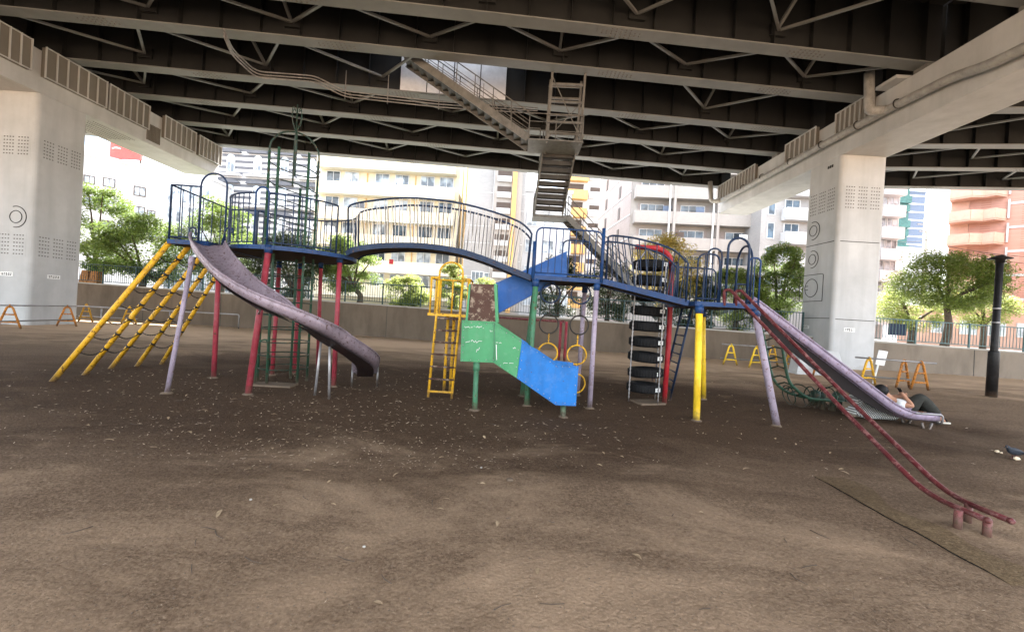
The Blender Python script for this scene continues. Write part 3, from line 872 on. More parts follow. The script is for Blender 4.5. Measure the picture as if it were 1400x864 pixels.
# ---- deck A: hoop over the slide, side rails
hoop(dA, V((-5.36, 7.17, ZA)), V((-4.92, 7.17, ZA)), 3.66)
hoop(dA, V((-5.36, 7.15, ZA)), V((-4.92, 7.15, ZA)), 3.66) if False else None
railing(dA, [(-5.86, 7.17, ZA), (-5.38, 7.19, ZA)], .93, .16, rad=.02)
railing(dA, [(-5.88, 7.2, ZA), (-6.05, 8.92, ZA)], .93, .30, rad=.02)
railing(dA, [(-6.02, 8.93, ZA), (-5.3, 8.93, ZA)], .93, .16, rad=.02)
# ---- deck B: curved railing all round except at slide, bridge and deck A
def arc(a0, a1, n=14, r=BR - .03, z=ZA): return [(BC.x + r * math.cos(math.radians(a0 + (a1 - a0) * i / n)), BC.y + r * math.sin(math.radians(a0 + (a1 - a0) * i / n)), z) for i in range(n + 1)]
railing(dB, arc(-152, -98), .9, .125, 'navy')
railing(dB, arc(-86, -25), .9, .125, 'navy')
railing(dB, arc(18, 158, 24), .9, .125, 'navy')
hoop(dB, V(arc(-98, -98, 1)[0]), V(arc(-86, -86, 1)[0]), 3.5, 'blue')

# ---- arched bridge
bl = [P(474, 346, 8.05), P(485, 340, 8.0), P(520, 335, 7.95), P(570, 334.5, 7.85), P(620, 340.5, 7.75), P(660, 352, 7.68), P(695, 366, 7.62), P(727, 379, 7.6)]
bl = spline(bl, 5)
BW = .55
bm_ = MB(); wv = V((0, BW, 0)); th = V((0, 0, -.05))
for a, b_ in zip(bl, bl[1:]):
    bm_.add([a, b_, b_ + wv, a + wv, a + th, b_ + th, b_ + wv + th, a + wv + th], [(0, 1, 2, 3), (4, 7, 6, 5), (0, 4, 5, 1), (2, 6, 7, 3)])
bridge = sub(bm_, 'arched_bridge', 'board', frame)
for k_, off in enumerate((0, BW)):
    e = MB(); pts = [p_ + V((0, off, -.02)) for p_ in bl]
    for a, b_ in zip(pts, pts[1:]): e.bar(a, b_, .045, .10)
    sub(e, 'bridge_edge', 'navy', bridge)
    # rail follows the arch; rods stand square to it
    r = MB(); n = len(pts); tops = []
    H = [.62, .78, .84, .86, .86, .84, .80, .74, .62]
    topl = [P(476, 285, 8.0), P(481, 280, 7.98), P(502, 275.5, 7.95), P(557, 270.5, 7.85), P(620, 276.5, 7.75), P(670, 288.5, 7.68), P(707, 302, 7.62), P(722, 313, 7.6), P(727, 320, 7.6)]
    topl = [p_ + V((0, off, 0)) for p_ in topl]
    rl = [pts[1]] + spline(topl, 5) + [pts[-2]]
    r.tube(rl, .018, 8)
    tl = resample(spline(topl[1:-1], 6), .05); bb = resample(pts, .05)
    NB = 46; r2_ = MB()
    for i in range(1, NB):
        t = i / NB
        # fan: rods lean outwards towards the ends
        tt = min(max(.5 + (t - .5) * (1.02), 0), 1)
        q0 = bb[int((.04 + .92 * t) * (len(bb) - 1))]; q1 = tl[int(tt * (len(tl) - 1))]
        r2_.tube([q0, q1], .0085, 5, cap=False)
    sub(r, 'railing', 'navy', bridge); sub(r2_, 'rod_infill', 'pale_rod' if k_ == 0 else 'rod', bridge)

# ---- deck D rails
railing(dD, [(DX0 + .02, DY0 + .01, ZD), (DX1 - .02, DY0 + .09, ZD)], .86, .115, 'blue')
railing(dD, [(DX0 + .62, DY1 - .02, ZD), (DX1 - .02, DY1 - .02, ZD)], .86, .115, 'navy')
m = MB(); m.tube([(DX1 - .01, DY0 + .08, ZD - .05), (DX1 - .01, DY0 + .08, ZD + .92)], .032, 10); sub(m, 'corner_post', 'blue', dD)
m = MB(); m.tube([(DX0 + .0, DY0 + .0, ZD - .05), (DX0 + .0, DY0 + .0, ZD + .6)], .032, 10); sub(m, 'corner_post', 'blue', dD)

# ---- sloping walkway to the right deck
w0 = V((DX1 + .03, DY0 + .1, ZD)); w1 = V((FX0 - .02, FY0 + .25, ZF)); wv = V((.05, .62, 0))
m = MB(); m.prism([w0, w1, w1 + wv, w0 + wv], (0, 0, -.05)); ramp_ = sub(m, 'sloping_walkway', 'board', frame)
for off in (V((0, 0, 0)), wv):
    e = MB(); e.bar(w0 + off + V((0, 0, -.02)), w1 + off + V((0, 0, -.02)), .045, .10); sub(e, 'walkway_edge', 'blue', ramp_)
    a = w0 + off + V((.05, 0, 0)); b_ = w1 + off - V((.05, 0, 0))
    r = MB(); A = a + V((0, 0, .78)); Bm = a.lerp(b_, .42) + V((0, 0, .87)); Bn = a.lerp(b_, .8) + V((0, 0, .83)); B = b_ + V((0, 0, .66))
    curve = spline([A, a.lerp(b_, .1) + V((0, 0, .83)), Bm, Bn, B], 5)
    r.tube([a] + curve + [b_], .018, 8)
    N_ = 13
    for i in range(1, N_):
        q = a.lerp(b_, i / N_); tq = curve[int(i / N_ * (len(curve) - 1))]
        mid = V((tq.x + .06, tq.y, q.z + (tq.z - q.z)))
        r.tube([q, mid], .0095, 5, cap=False)
    sub(r, 'railing', 'navy', ramp_)

# ---- right deck rails and hoops
railing(dF, [(FX0 + .0, FY0 + .02, ZF), (FX0 + .36, FY0 + .02, ZF)], .80, .11, 'navy')
hoop(dF, V((FX0 + .16, FY0 + .04, ZF)), V((FX0 + .40, FY0 + .04, ZF)), 2.86, 'navy')
hoop(dF, V((3.50, FY0 + .01, ZF)), V((3.85, FY0 + .01, ZF)), 3.05, 'navy', .02)
hoop(dF, V((FX1 - .02, 7.25, ZF)), V((FX1 + .04, 7.85, ZF)), 3.02, 'navy', .02)
railing(dF, [(3.87, FY0 + .03, ZF), (FX1, FY0 + .03, ZF)], .78, .09, 'blue')
railing(dF, [(FX0 + .1, FY1 - .02, ZF), (FX1 + .08, FY1 - .02, ZF)], .78, .12, 'navy')
railing(dF, [(FX0 + .03, FY0 + .92, ZF), (FX0 + .08, FY1 - .04, ZF)], .78, .12, 'navy')

# ---- spiral slide
sp = [P(284, 334, 7.25), P(285, 347, 6.95), P(303, 372, 6.6), P(332, 399, 6.32), P(380, 427, 6.22), P(428, 452, 6.5), P(459, 471, 6.98), P(486, 488, 7.5), P(499, 500, 8.0), P(499, 512, 8.45)]
sp = spline(sp, 7)
def trough(path, hw, wall, name, mat, matunder, parent, rim=.018, flare=1.12, up=V((0, 0, 1)), label=None, skirt=0):
    n = len(path); vs = []; K = 9
    m = MB(); u = MB()
    prof = []
    for i in range(K):
        t = -1 + 2 * i / (K - 1)
        a = abs(t)
        if a > .70: prof.append((math.copysign(hw + (flare - 1) * hw * (a - .7) / .3, t), (a - .7) / .3 * wall + .02))
        else: prof.append((t / .7 * hw * .98, .02 * (a / .7) ** 3))
    rows = []; rl = []; rr = []; thick = .012
    for i, p_ in enumerate(path):
        a = path[max(0, i - 1)]; b_ = path[min(n - 1, i + 1)]
        t = (b_ - a).normalized(); side = t.cross(up).normalized(); w = side.cross(t)
        rows.append([p_ + side * x + w * z for x, z in prof])
        rl.append(rows[-1][0]); rr.append(rows[-1][-1])
    vin = [v for row in rows for v in row]
    fs = [(i * K + j, i * K + j + 1, (i + 1) * K + j + 1, (i + 1) * K + j) for i in range(n - 1) for j in range(K - 1)]
    m.add(vin, fs, True); o = sub(m, name, mat, parent, label)
    sd = o.modifiers.new('thick', 'SOLIDIFY'); sd.thickness = thick; sd.offset = 0
    r = MB(); r.tube(rl, rim, 7); sub(r, 'slide_rim', mat, o)
    r = MB(); r.tube(rr, rim, 7); sub(r, 'slide_rim', mat, o)
    return o, rl, rr, rows
slide, rl, rr, rows = trough(sp, .215, .15, 'spiral_slide', 'slide_dull', 'slide_under', frame)
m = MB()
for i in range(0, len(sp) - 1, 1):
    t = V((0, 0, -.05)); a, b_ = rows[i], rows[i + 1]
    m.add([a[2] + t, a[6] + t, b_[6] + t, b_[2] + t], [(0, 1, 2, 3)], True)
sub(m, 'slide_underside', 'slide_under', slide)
for (fx, fy, tx, ty, td) in ((450, 546, 451, 457, 7.05), (430, 541, 439, 462, 7.2)):
    m = MB(); f_ = G(fx, fy); tp = P(tx, ty + 4, td); m.tube([f_ - V((0, 0, .06)), tp], .022, 8); sub(m, 'slide_leg', 'galv', slide)
for i_ in (0, 8):
    m = MB(); e = rows[-1][i_]; m.tube([e + V((0, .0, 0)), V((e.x, e.y, -.05))], .02, 8); sub(m, 'slide_leg', 'galv', slide)
m = MB(); m.tube([rows[-1][0] + V((0, .01, -.12)), rows[-1][8] + V((0, .01, -.12))], .012, 6); sub(m, 'slide_lip', 'galv', slide)
m = MB(); m.tube(fillet([P(331, 400, 6.45), P(333, 409, 6.45), P(356, 424, 6.95), P(352, 432, 7.2)], .06), .018, 7); sub(m, 'slide_bracket', 'galv', slide)
for a, b_ in (((264, 336), (258, 312)), ((303, 335), (309, 312))):
    m = MB(); q0 = P(*a, 7.15); q1 = P(*b_, 7.15); m.tube(fillet([q0, q1, q1 + V((.12 if a[0] < 280 else .1, 0, .02)), q1 + V((.13, 0, -.12))], .05), .014, 7); sub(m, 'grab_handle', 'navy', slide)

# ---- chain ladder: five yellow poles with chains between
feet = [(72, 521), (115, 513), (151, 504), (187, 501), (221, 497)]
tops = [V((-5.87, 7.2 + .43 * i, ZA - .04)) for i in range(5)]
tops[3] += V((-.08, 0, 0)); tops[4] += V((-.14, 0, 0))
cl = MB(); poles = []
ladder0 = part('chain_ladder', 'yellow poles joined by sagging chains')
for i, (fx, fy) in enumerate(feet):
    f_ = G(fx, fy); m = MB(); m.tube([f_ - (tops[i] - f_).normalized() * .1, tops[i]], .042 if i < 1 else .040, 10)
    sub(m, 'ladder_pole', 'yellow', ladder0)
    poles.append((f_, tops[i]))
def chainpts(a, b_, sag, n=14):
    return [a.lerp(b_, i / n) - V((0, 0, sag * 4 * (i / n) * (1 - i / n))) for i in range(n + 1)]
for i in range(4):
    for k_ in range(1, 8):
        t = .10 + .115 * k_ - (.012 if i % 2 else 0)
        a = poles[i][0].lerp(poles[i][1], t); b_ = poles[i + 1][0].lerp(poles[i + 1][1], t)
        pts = chainpts(a, b_, .09, 18); m = MB()
        m.tube(pts, [.006 if j % 2 else .012 for j in range(len(pts))], 6)
        for q, (f_, tp) in ((b_, poles[i + 1]),):
            d = (tp - f_).normalized(); m.tube([q - d * .020, q + d * .020], .046, 10)
        sub(m, 'chain', 'chain', ladder0)

# ---- round climbing cage
CC = V((-4.42, 8.32, 0)); CRAD = .43; cage0 = part('climbing_cage', 'tall round green climbing cage through the round deck')
angs = [math.radians(a) for a in (-150, -100, -28, 35, 100, 160)]
ZT = 4.42
for a in angs[:6]:
    m = MB(); b0 = CC + V((CRAD * math.cos(a), CRAD * math.sin(a), 0))
    m.tube([b0 - V((0, 0, .1)), b0 + V((0, 0, ZT if a != angs[4] else 3.9))], .024, 10)
    sub(m, 'cage_post', 'green', cage0)
z = .28; i = 0
while z < ZT + .1:
    m = MB()
    tilt = .0 if z < 2.3 else .0
    m.ring(CC + V((0, 0, z)), CRAD, .011, (.16, .05, 1) if z > 2.6 else (0, 0, 1), 32, 6)
    sub(m, 'cage_ring', 'dark_green', cage0); z += .255 if z < 2.3 else .37
# dome of bent rods with a finial of curled rods
for k_ in range(4):
    a = math.radians(-150 + 90 * k_); d = V((math.cos(a), math.sin(a), 0)); m = MB()
    pts = [CC + d * CRAD + V((0, 0, ZT - .5)), CC + d * CRAD + V((0, 0, ZT + .05)), CC + d * CRAD * .88 + V((0, 0, ZT + .24)), CC + d * CRAD * .5 + V((0, 0, ZT + .41)), CC + V((0, 0, ZT + .47))]
    m.tube(spline(pts, 5), .017, 7); sub(m, 'dome_rod', 'dark_green', cage0)
m = MB(); m.tube([CC + V((0, 0, ZT - .25)), CC + V((0, 0, ZT + 1.0))], .014, 8); sub(m, 'finial_rod', 'dark_green', cage0)
for k_ in range(4):
    a = math.radians(-20 + 90 * k_); d = V((math.cos(a), math.sin(a), 0)); m = MB()
    pts = [CC + V((0, 0, ZT + .45)), CC + d * .05 + V((0, 0, ZT + .56)), CC + d * .10 + V((0, 0, ZT + .66)), CC + d * .12 + V((0, 0, ZT + .80)), CC + d * .09 + V((0, 0, ZT + .92)), CC + d * .04 + V((0, 0, ZT + .88))]
    m.tube(spline(pts, 5), .008, 6); sub(m, 'finial_curl', 'dark_green', cage0)
m = MB(); q = CC + V((-.3, -.42, 0)); m.tube(fillet([q - V((0, 0, .05)), q + V((0, 0, .78)), q + V((.16, .05, .86)), q + V((.2, .1, .35))], .12), .016, 7); sub(m, 'grab_handle', 'green', cage0)
pad = MB(); pad.box((CC.x + .05, CC.y - .40, .0), (.75, .34, .05), .04); sub(pad, 'footing_slab', M['footing'], frame)

# ---- upper blue chute (closed box) from deck D down to the left
CY0, CY1 = 8.05, 8.62
def plate_px(pts, d, thick=.025):
    poly = [P(px, py, d) for px, py in pts]; m = MB(); m.prism(poly, (0, thick, 0)); return m
ub = [P(678, 387, CY0), P(775, 343.5, CY0), P(775, 378, CY0), P(678, 430, CY0)]
m = MB(); m.prism(ub, (0, .03, 0)); uch = sub(m, 'upper_chute', 'chute_blue', frame, 'dark blue boxed chute below the middle deck')
m = MB(); m.prism([p_ + V((0, CY1 - CY0, 0)) for p_ in ub], (0, .03, 0)); sub(m, 'chute_side', 'chute_blue', uch)
wv = V((0, CY1 - CY0 - .034, 0)); o_ = V((0, .032, 0))
m = MB(); a, b_ = ub[3] + o_, ub[2] + o_; m.prism([a + V((0, 0, .002)), b_ + V((0, 0, .002)), b_ + wv + V((0, 0, .002)), a + wv + V((0, 0, .002))], (0, 0, .03)); sub(m, 'chute_bed', 'slide_dull', uch)
# ---- turning box with rusty back
t0 = P(640, 440, 7.35); t1 = P(679, 440, 7.35)
def zc(px, py, d): return P(px, py, d)
hb = [P(643, 388, 7.22), P(676, 389, 7.22), P(679, 441, 7.22), P(638, 441, 7.22)]
m = MB(); m.prism(hb, (0, .03, 0)); hood = sub(m, 'turning_box', 'rusty', frame, 'rusty brown back wall of the chute turning box')
for pts in (((675.5, 388), (679.5, 388), (681.5, 441), (677.5, 441)), ((641, 388), (643.5, 388), (639, 441), (636, 441))):
    a = [P(px, py, 7.2) for px, py in pts]
    m = MB(); m.prism(a, (0, .345, 0)); sub(m, 'box_side', 'green_panel', hood)
m = MB(); a = [P(640, 387, 7.2), P(680, 388, 7.2), P(680, 390.5, 7.2), P(640, 389.5, 7.2)]; m.prism([p_ + V((0, .34, 0)) for p_ in a], (0, .06, 0)); sub(m, 'box_rim', 'slide_under', hood)
# ---- lower chute, green then blue, trough open on top
LY0, LY1 = 6.92, 7.50
gpoly = [(631.5, 438.5), (676, 440.5), (713.5, 466), (706.5, 516), (675, 495), (629.5, 493)]
bpoly = [(714, 466.2), (761.5, 498), (791, 501.5), (787.5, 554), (760, 553), (707, 516.3)]
lg = plate_px(gpoly, LY0); lower = sub(lg, 'lower_chute', 'green_panel', frame, 'lower chute with green upper half and bright blue lower half')
sub(plate_px(bpoly, LY0), 'blue_side', 'bright_blue', lower)
m = MB(); m.prism([P(px, py, LY0) + V((0, LY1 - LY0, 0)) for px, py in gpoly], (0, .025, 0)); sub(m, 'far_side', 'green_panel', lower)
m = MB(); m.prism([P(px, py, LY0) + V((0, LY1 - LY0, 0)) for px, py in bpoly], (0, .025, 0)); sub(m, 'far_side', 'bright_blue', lower)
bed = [P(px, py - 6, LY0) + V((0, .027, 0)) for px, py in ((630, 493), (675, 495.5), (706.5, 516), (760, 553), (787, 554))]
for i, (a, b_) in enumerate(zip(bed, bed[1:])):
    wv = V((0, LY1 - LY0 - .03, 0)); m = MB(); m.prism([a, b_, b_ + wv, a + wv], (0, 0, -.02)); sub(m, 'chute_bed', 'slide_dull', lower)
m = MB(); m.prism([P(631.5, 439, LY0) + V((.0, .027, 0)), P(629.5, 492.5, LY0) + V((0, .027, 0)), P(629.5, 492.5, LY0) + V((.02, .027, 0)), P(631.5, 439, LY0) + V((.02, .027, 0))], (0, .55, 0)); sub(m, 'end_plate', 'green_panel', lower)
m = MB(); m.prism([P(634, 438.7, LY0) + V((0, .03, 0)), P(674, 440.3, LY0) + V((0, .03, 0)), P(674, 442.6, LY0) + V((0, .03, 0)), P(634, 441, LY0) + V((0, .03, 0))], (0, .26, 0)); sub(m, 'box_ledge', 'green_panel', lower)
# seam strip and edge flanges
for poly, mt in ((gpoly, 'green_panel'), (bpoly, 'bright_blue')):
    q = [P(px, py, LY0 - .006) for px, py in poly]
    for qq in (q[:3], q[3:]):
        m = MB()
        for a, b_ in zip(qq, qq[1:]): m.bar(a, b_, .02, .018)
        sub(m, 'edge_flange', mt, lower)
m = MB(); a = P(676, 441, LY0 - .008); b_ = P(675.5, 495, LY0 - .008); m.bar(a, b_, .012, .012, (0, 1, 0)); sub(m, 'seam', 'post_green', lower)
# scratched white scribbles on the green side
random.seed(21)
m = MB()
def scrib(px, py, w, h, n, m=m):
    pts = [P(px + w * i / n, py + h * (random.random() - .5) * (1 if i % 2 else .6) + w * i / n * .03, LY0 - .012) for i in range(n + 1)]
    for a, b_ in zip(pts, pts[1:]):
        if random.random() < .78: m.bar(a, b_, .007, .003, (0, -1, 0))
scrib(635, 447, 28, 4, 20); scrib(635, 466, 24, 5, 16); scrib(650, 478, 7, 8, 6); scrib(678, 468, 9, 2, 6); scrib(684, 496.5, 18, 2.2, 9)
a = P(678.5, 471, LY0 - .012); b_ = P(679, 492, LY0 - .012); m.bar(a, b_, .012, .003, (0, -1, 0))
scrib(670, 452, 3, 4, 4); scrib(700, 476, 5, 3, 4)
sub(m, 'scratch_mark', 'whitepatch', lower)
bolts_ = MB()
for poly in (gpoly, bpoly):
    q = [P(px, py, LY0 - .004) for px, py in poly]; c_ = sum(q, V((0, 0, 0))) / len(q)
    for a, b_ in zip(q, q[1:] + q[:1]):
        for k_ in resample([a, b_], .14)[:-1]:
            e_ = k_ + (c_ - k_).normalized() * .035; bolts_.sphere(e_, .009, 6, 4)
sub(bolts_, 'rivet_row', 'galv', lower)
leg(G(649, 561), P(651.5, 496, 6.95), .042, 'post_green', 'thick green post under the green chute', 'post_green')
leg(G(770, 566), P(770, 556, 7.0), .035, 'post_green', None, 'post_green')

# ---- yellow ladder tower
ly0 = 7.62; LT = []
ft = [G(585, 543), G(617, 545)]; tp = [P(597, 428, ly0 + .28), P(629, 430, ly0 + .28)]
m = MB(); tower_z = (tp[0].z + tp[1].z) / 2
tx0 = P(585, 429, ly0 + .28).x; tx1 = P(641, 432, ly0 + .28).x; ty0 = ly0 + .25; ty1 = ty0 + .6
m.lohi((tx0, ty0, tower_z - .05), (tx1, ty1, tower_z)); tower = sub(m, 'ladder_platform', 'yellow', frame, 'small yellow platform with vertical ladder')
for f_, t_ in zip(ft, tp):
    m = MB(); m.tube([f_ - V((0, 0, .08)), t_, t_ + V((.012, .02, .64))], .024, 8); sub(m, 'ladder_rail', 'yellow', tower)
for i in range(7):
    t = .07 + i * .145; m = MB(); a = ft[0].lerp(tp[0], t); b_ = ft[1].lerp(tp[1], t)
    m.tube([a + V((-.02, 0, 0)), b_ + V((.02, 0, 0))], .018 if i else .022, 8); sub(m, 'ladder_rung', 'yellow' if i == 0 else 'rusty', tower)
hz = .66
for x, y in ((tx0 + .03, ty0 + .05), (tx0 + .03, ty1 - .03), (tx0 + .12, ty1 - .03), (tx0 + .36, ty1 - .03), (tx1 - .1, ty1 - .03), (tx1 - .02, ty1 - .03), (tx1 - .02, ty0 + .05)):
    m = MB(); m.tube([V((x, y, tower_z)), V((x, y, tower_z + hz))], .018, 7); sub(m, 'guard_post', 'yellow', tower)
m = MB(); m.tube(fillet([V((tx0 + .16, ty0 + .04, tower_z + hz)), V((tx0 + .03, ty0 + .04, tower_z + hz)), V((tx0 + .03, ty1 - .03, tower_z + hz)), V((tx1 - .02, ty1 - .03, tower_z + hz)), V((tx1 - .02, ty0 + .04, tower_z + hz)), V((tx1 - .13, ty0 + .04, tower_z + hz))], .04), .018, 7); sub(m, 'guard_rail', 'yellow', tower)
o = hoop(tower, tp[0] + V((.012, .02, .6)), tp[1] + V((.012, .02, .6)), tower_z + .96, 'yellow', .018)
for dx in (.30, .42):
    m = MB(); m.tube([V((tx0 + dx, ty1 - .05, -.08)), V((tx0 + dx, ty1 - .05, tower_z - .05))], .03, 8); sub(m, 'tower_post', 'yellow', tower)
for i in range(6):
    m = MB(); z = .2 + i * .21; m.tube([V((tx0 + .26, ty1 - .05, z)), V((tx0 + .46, ty1 - .05, z))], .016, 7); sub(m, 'ladder_rung', 'rusty', tower)

# ---- straight slide on the right
s0 = V((FX1 + .02, 7.58, ZF + .02)); e0 = G(1258, 580)
sx = e0.x; ye = 7.72
path = [s0, s0 + V((.06, .0, -.03)), V((6.80, 7.69, .225)), V((7.12, ye, .105)), V((7.66, ye, .095))]
path = fillet(path, .16, 5); path = resample(path, .12)
slide2, rl2, rr2, rows2 = trough(path, .225, .13, 'straight_slide', 'slide', 'slide_under', frame, flare=1.04)
slide2['label'] = 'long straight lilac slide'
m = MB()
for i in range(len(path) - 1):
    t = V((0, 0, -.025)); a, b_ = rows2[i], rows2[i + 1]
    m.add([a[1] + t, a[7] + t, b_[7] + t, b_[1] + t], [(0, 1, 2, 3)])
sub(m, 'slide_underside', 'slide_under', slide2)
# steel skirt below the near edge, deepest in the middle
m = MB(); sk = []
L = len(path)
cut = [i for i in range(L) if path[i].x < 6.9]
topv = [rows2[i][6] if rows2[0][6].y < rows2[0][2].y else rows2[i][2] for i in cut]
bot = [q - V((0, 0, .015 + .24 * math.sin(PI * min(1, .12 + i / len(cut) * .88)) ** .8)) for i, q in enumerate(topv)]
for i in range(len(cut) - 1): m.add([topv[i], topv[i + 1], bot[i + 1], bot[i]], [(0, 1, 2, 3)])
o = sub(m, 'slide_skirt', 'skirt', slide2); sd = o.modifiers.new('thick', 'SOLIDIFY'); sd.thickness = .02
for dy in (-.19, .2):
    m = MB(); m.tube(fillet([V((7.38, ye + dy, .08)), V((7.42, ye + dy, -.06)), V((7.52, ye + dy, -.06)), V((7.56, ye + dy, .08))], .05), .02, 7); sub(m, 'slide_leg', 'galv', slide2)
m = MB(); m.tube(fillet([V((7.2, ye - .245, .25)), V((7.69, ye - .245, .24)), V((7.70, ye - .235, .08)), V((7.70, ye + .235, .08))], .06), .018, 7); sub(m, 'slide_lip', 'galv', slide2)
m = MB(); m.tube(fillet([V((FX1 + .05, 7.9, ZF)), V((FX1 + .05, 7.9, ZF + .42)), V((FX1 + .35, 7.92, ZF + .42)), V((FX1 + .36, 7.92, ZF - .1))], .07), .016, 7); sub(m, 'grab_handle', 'navy', slide2)

# ---- banister slide, two maroon rails towards the viewer
def banister(pts, feet_, name='banister_rail', par=None):
    m = MB(); m.tube(fillet(pts, .25, 6), .0245, 10)
    m.sphere(pts[-1], .028, 10, 6); o = sub(m, name, 'maroon', par or frame)
    for f_ in feet_:
        k_ = MB(); k_.tube([V((f_[0], f_[1], -.06)), V((f_[0], f_[1], f_[2]))], .030, 12); sub(k_, 'banister_foot', 'foot_red', par)
    return o
zE = .15
b1 = [P(990, 418, 7.0), P(990, 397, 7.0), P(998, 396, 6.95), P(1152, 560, 4.98), P(1267, 676, 3.93), P(1350, 711, 3.44)]
b2 = [P(1006, 418, 7.0), P(1006, 398, 7.0), P(1013, 397, 6.95), P(1175, 560, 5.05), P(1297, 677, 3.97), P(1382, 712, 3.46)]
f1 = G(1309, 721); f2 = G(1341, 724)
bs = part('banister_slide', 'pair of worn maroon banister rails')
banister(b1, [(f1.x, f1.y, .15), (f2.x - .04, f2.y - .08, .13)], 'banister_rail', bs)
q_ = b2[-2].lerp(b2[-1], .35)
banister(b2, [(q_.x, q_.y, q_.z)], 'banister_rail', bs)

# ---- steep blue ladder behind the tyres
ra = (G(905, 535), P(933, 421, 8.8)); rb_ = (G(915, 546), P(946, 420, 8.35))
lad = part('steep_ladder')
for a, b_ in (ra, rb_):
    m = MB(); m.tube([a - V((0, 0, .08)), b_], .024, 8)
    sub(m, 'ladder_rail', 'navy', lad)
for i in range(1, 10):
    m = MB(); m.tube([ra[0].lerp(ra[1], i / 10), rb_[0].lerp(rb_[1], i / 10)], .014, 6); sub(m, 'ladder_rung', 'navy', lad)
a = G(892, 520)
m = MB(); m.tube([a, P(920, 420, 9.0)], .024, 8); sub(m, 'ladder_rail', 'lilac', lad)

# ---- red gallows pole
gp = [G(908, 551), P(914, 470, 8.45), P(919, 362, 8.45), P(914, 347, 8.45), P(900, 339.5, 8.45), P(884, 338.5, 8.5), P(869, 337.5, 8.5)]
m = MB(); m.tube(fillet(gp, .14, 5), .05, 12); gal = sub(m, 'gallows_pole', 'scarlet', frame, 'scarlet pole bent over the tyre tower')
m = MB(); m.tube([P(898, 340, 8.45), P(900, 333, 8.45)], .04, 10); sub(m, 'pole_stub', 'scarlet', gal)

# ================================================================== things hung from the frame
tc = P(880, 529, 8.5)
tt = thing('tyre_climber', (tc.x, tc.y, 0), 'tower of black tyres on chains hanging from the scarlet pole', 'tyre climber')
TR = .335
prof = [(TR * .58, -.05), (TR * .60, -.085), (TR * .78, -.098), (TR * .93, -.088), (TR, -.06), (TR * 1.005, 0), (TR, .06), (TR * .93, .088), (TR * .78, .098), (TR * .60, .085), (TR * .58, .05)]
tm = None
for i in range(9):
    z = .27 + .305 * i
    if tm is None:
        m = MB(); m.lathe((0, 0, 0), prof, 30)
        for k_ in range(36):
            a = 2 * PI * k_ / 36; m.box((TR * 1.0 * math.cos(a), TR * math.sin(a), 0), (.02, .03, .13), a)
        tm = m.build('tyre', M['tyre']); o = tm
    else:
        o = tm.copy(); COL.objects.link(o)
    o.parent = tt; o.location = (random.uniform(-.015, .015), random.uniform(-.015, .015), z); o.rotation_euler = (random.uniform(-.05, .05), random.uniform(-.05, .05), random.uniform(0, 6))
    wp = MB(); aa = math.radians(-58); c = tt.location + V((math.cos(aa) * (TR + .012), math.sin(aa) * (TR + .012), z))
    wp.box(c, (.012, .13, .075), aa); pw = wp.build('chain_bracket', M['whitepatch'], tt)
    bd = MB(); bd.box(c + V((math.cos(aa), math.sin(aa), 0)) * .01, (.012, .035, .035), aa); bd.build('bracket_bolt', M['pier_dark'], pw)
for a in (-58, 32, 122, 205):
    aa = math.radians(a); c = tt.location + V((math.cos(aa), math.sin(aa), 0)) * (TR + .03); m = MB()
    top = V((c.x, c.y, 2.98)); apex = P(884, 341, 8.5); top2 = c.lerp(apex, .5); top2.z = 2.98
    pts = resample([V((c.x, c.y, .0)), V((c.x, c.y, 2.72)), apex], .04)
    m.tube(pts, [.008 if j % 2 else .018 for j in range(len(pts))], 6); m.build('chain', M['galv'], tt)
m = MB(); m.box((tc.x + .05, tc.y - .15, .0), (.55, .4, .04), .3); m.build('footing_slab', M['footing'], tt)

def ring_chain(px, pys, cols, d, label):
    q = P(px[0], pys[0], d)
    t = thing('ring_chain', (q.x, q.y, ZD - .1), label, 'climbing rings')
    prev = None
    for i, (x, y, c_) in enumerate(zip(px, pys, cols)):
        c = P(x, y, d); m = MB(); m.ring(c, .178, .015, (.12 * (-1) ** i, 1, 0), 30, 8); m.build('ring', M[c_], t)
        k_ = MB(); topz = (prev - .178) if prev is not None else ZD - .07
        pts = resample([V((c.x, c.y, topz)), V((c.x, c.y, c.z + .178))], .03)
        k_.tube(pts, [.007 if j % 2 else .016 for j in range(len(pts))], 6); k_.build('ring_link', M['yellow' if c_ == 'yellow' else 'chain'], t)
        prev = c.z
    return t
ring_chain((752.5, 750.5, 749, 746), (401, 443, 482, 523), ('navy', 'chain', 'yellow', 'yellow'), 7.95, 'hanging climbing rings partly behind the end of the blue chute')
ring_chain((794, 792, 788.5, 787), (402.5, 444.5, 485, 524), ('navy', 'chain', 'yellow', 'yellow'), 7.95, 'hanging climbing rings next to the lilac leg of the middle deck')

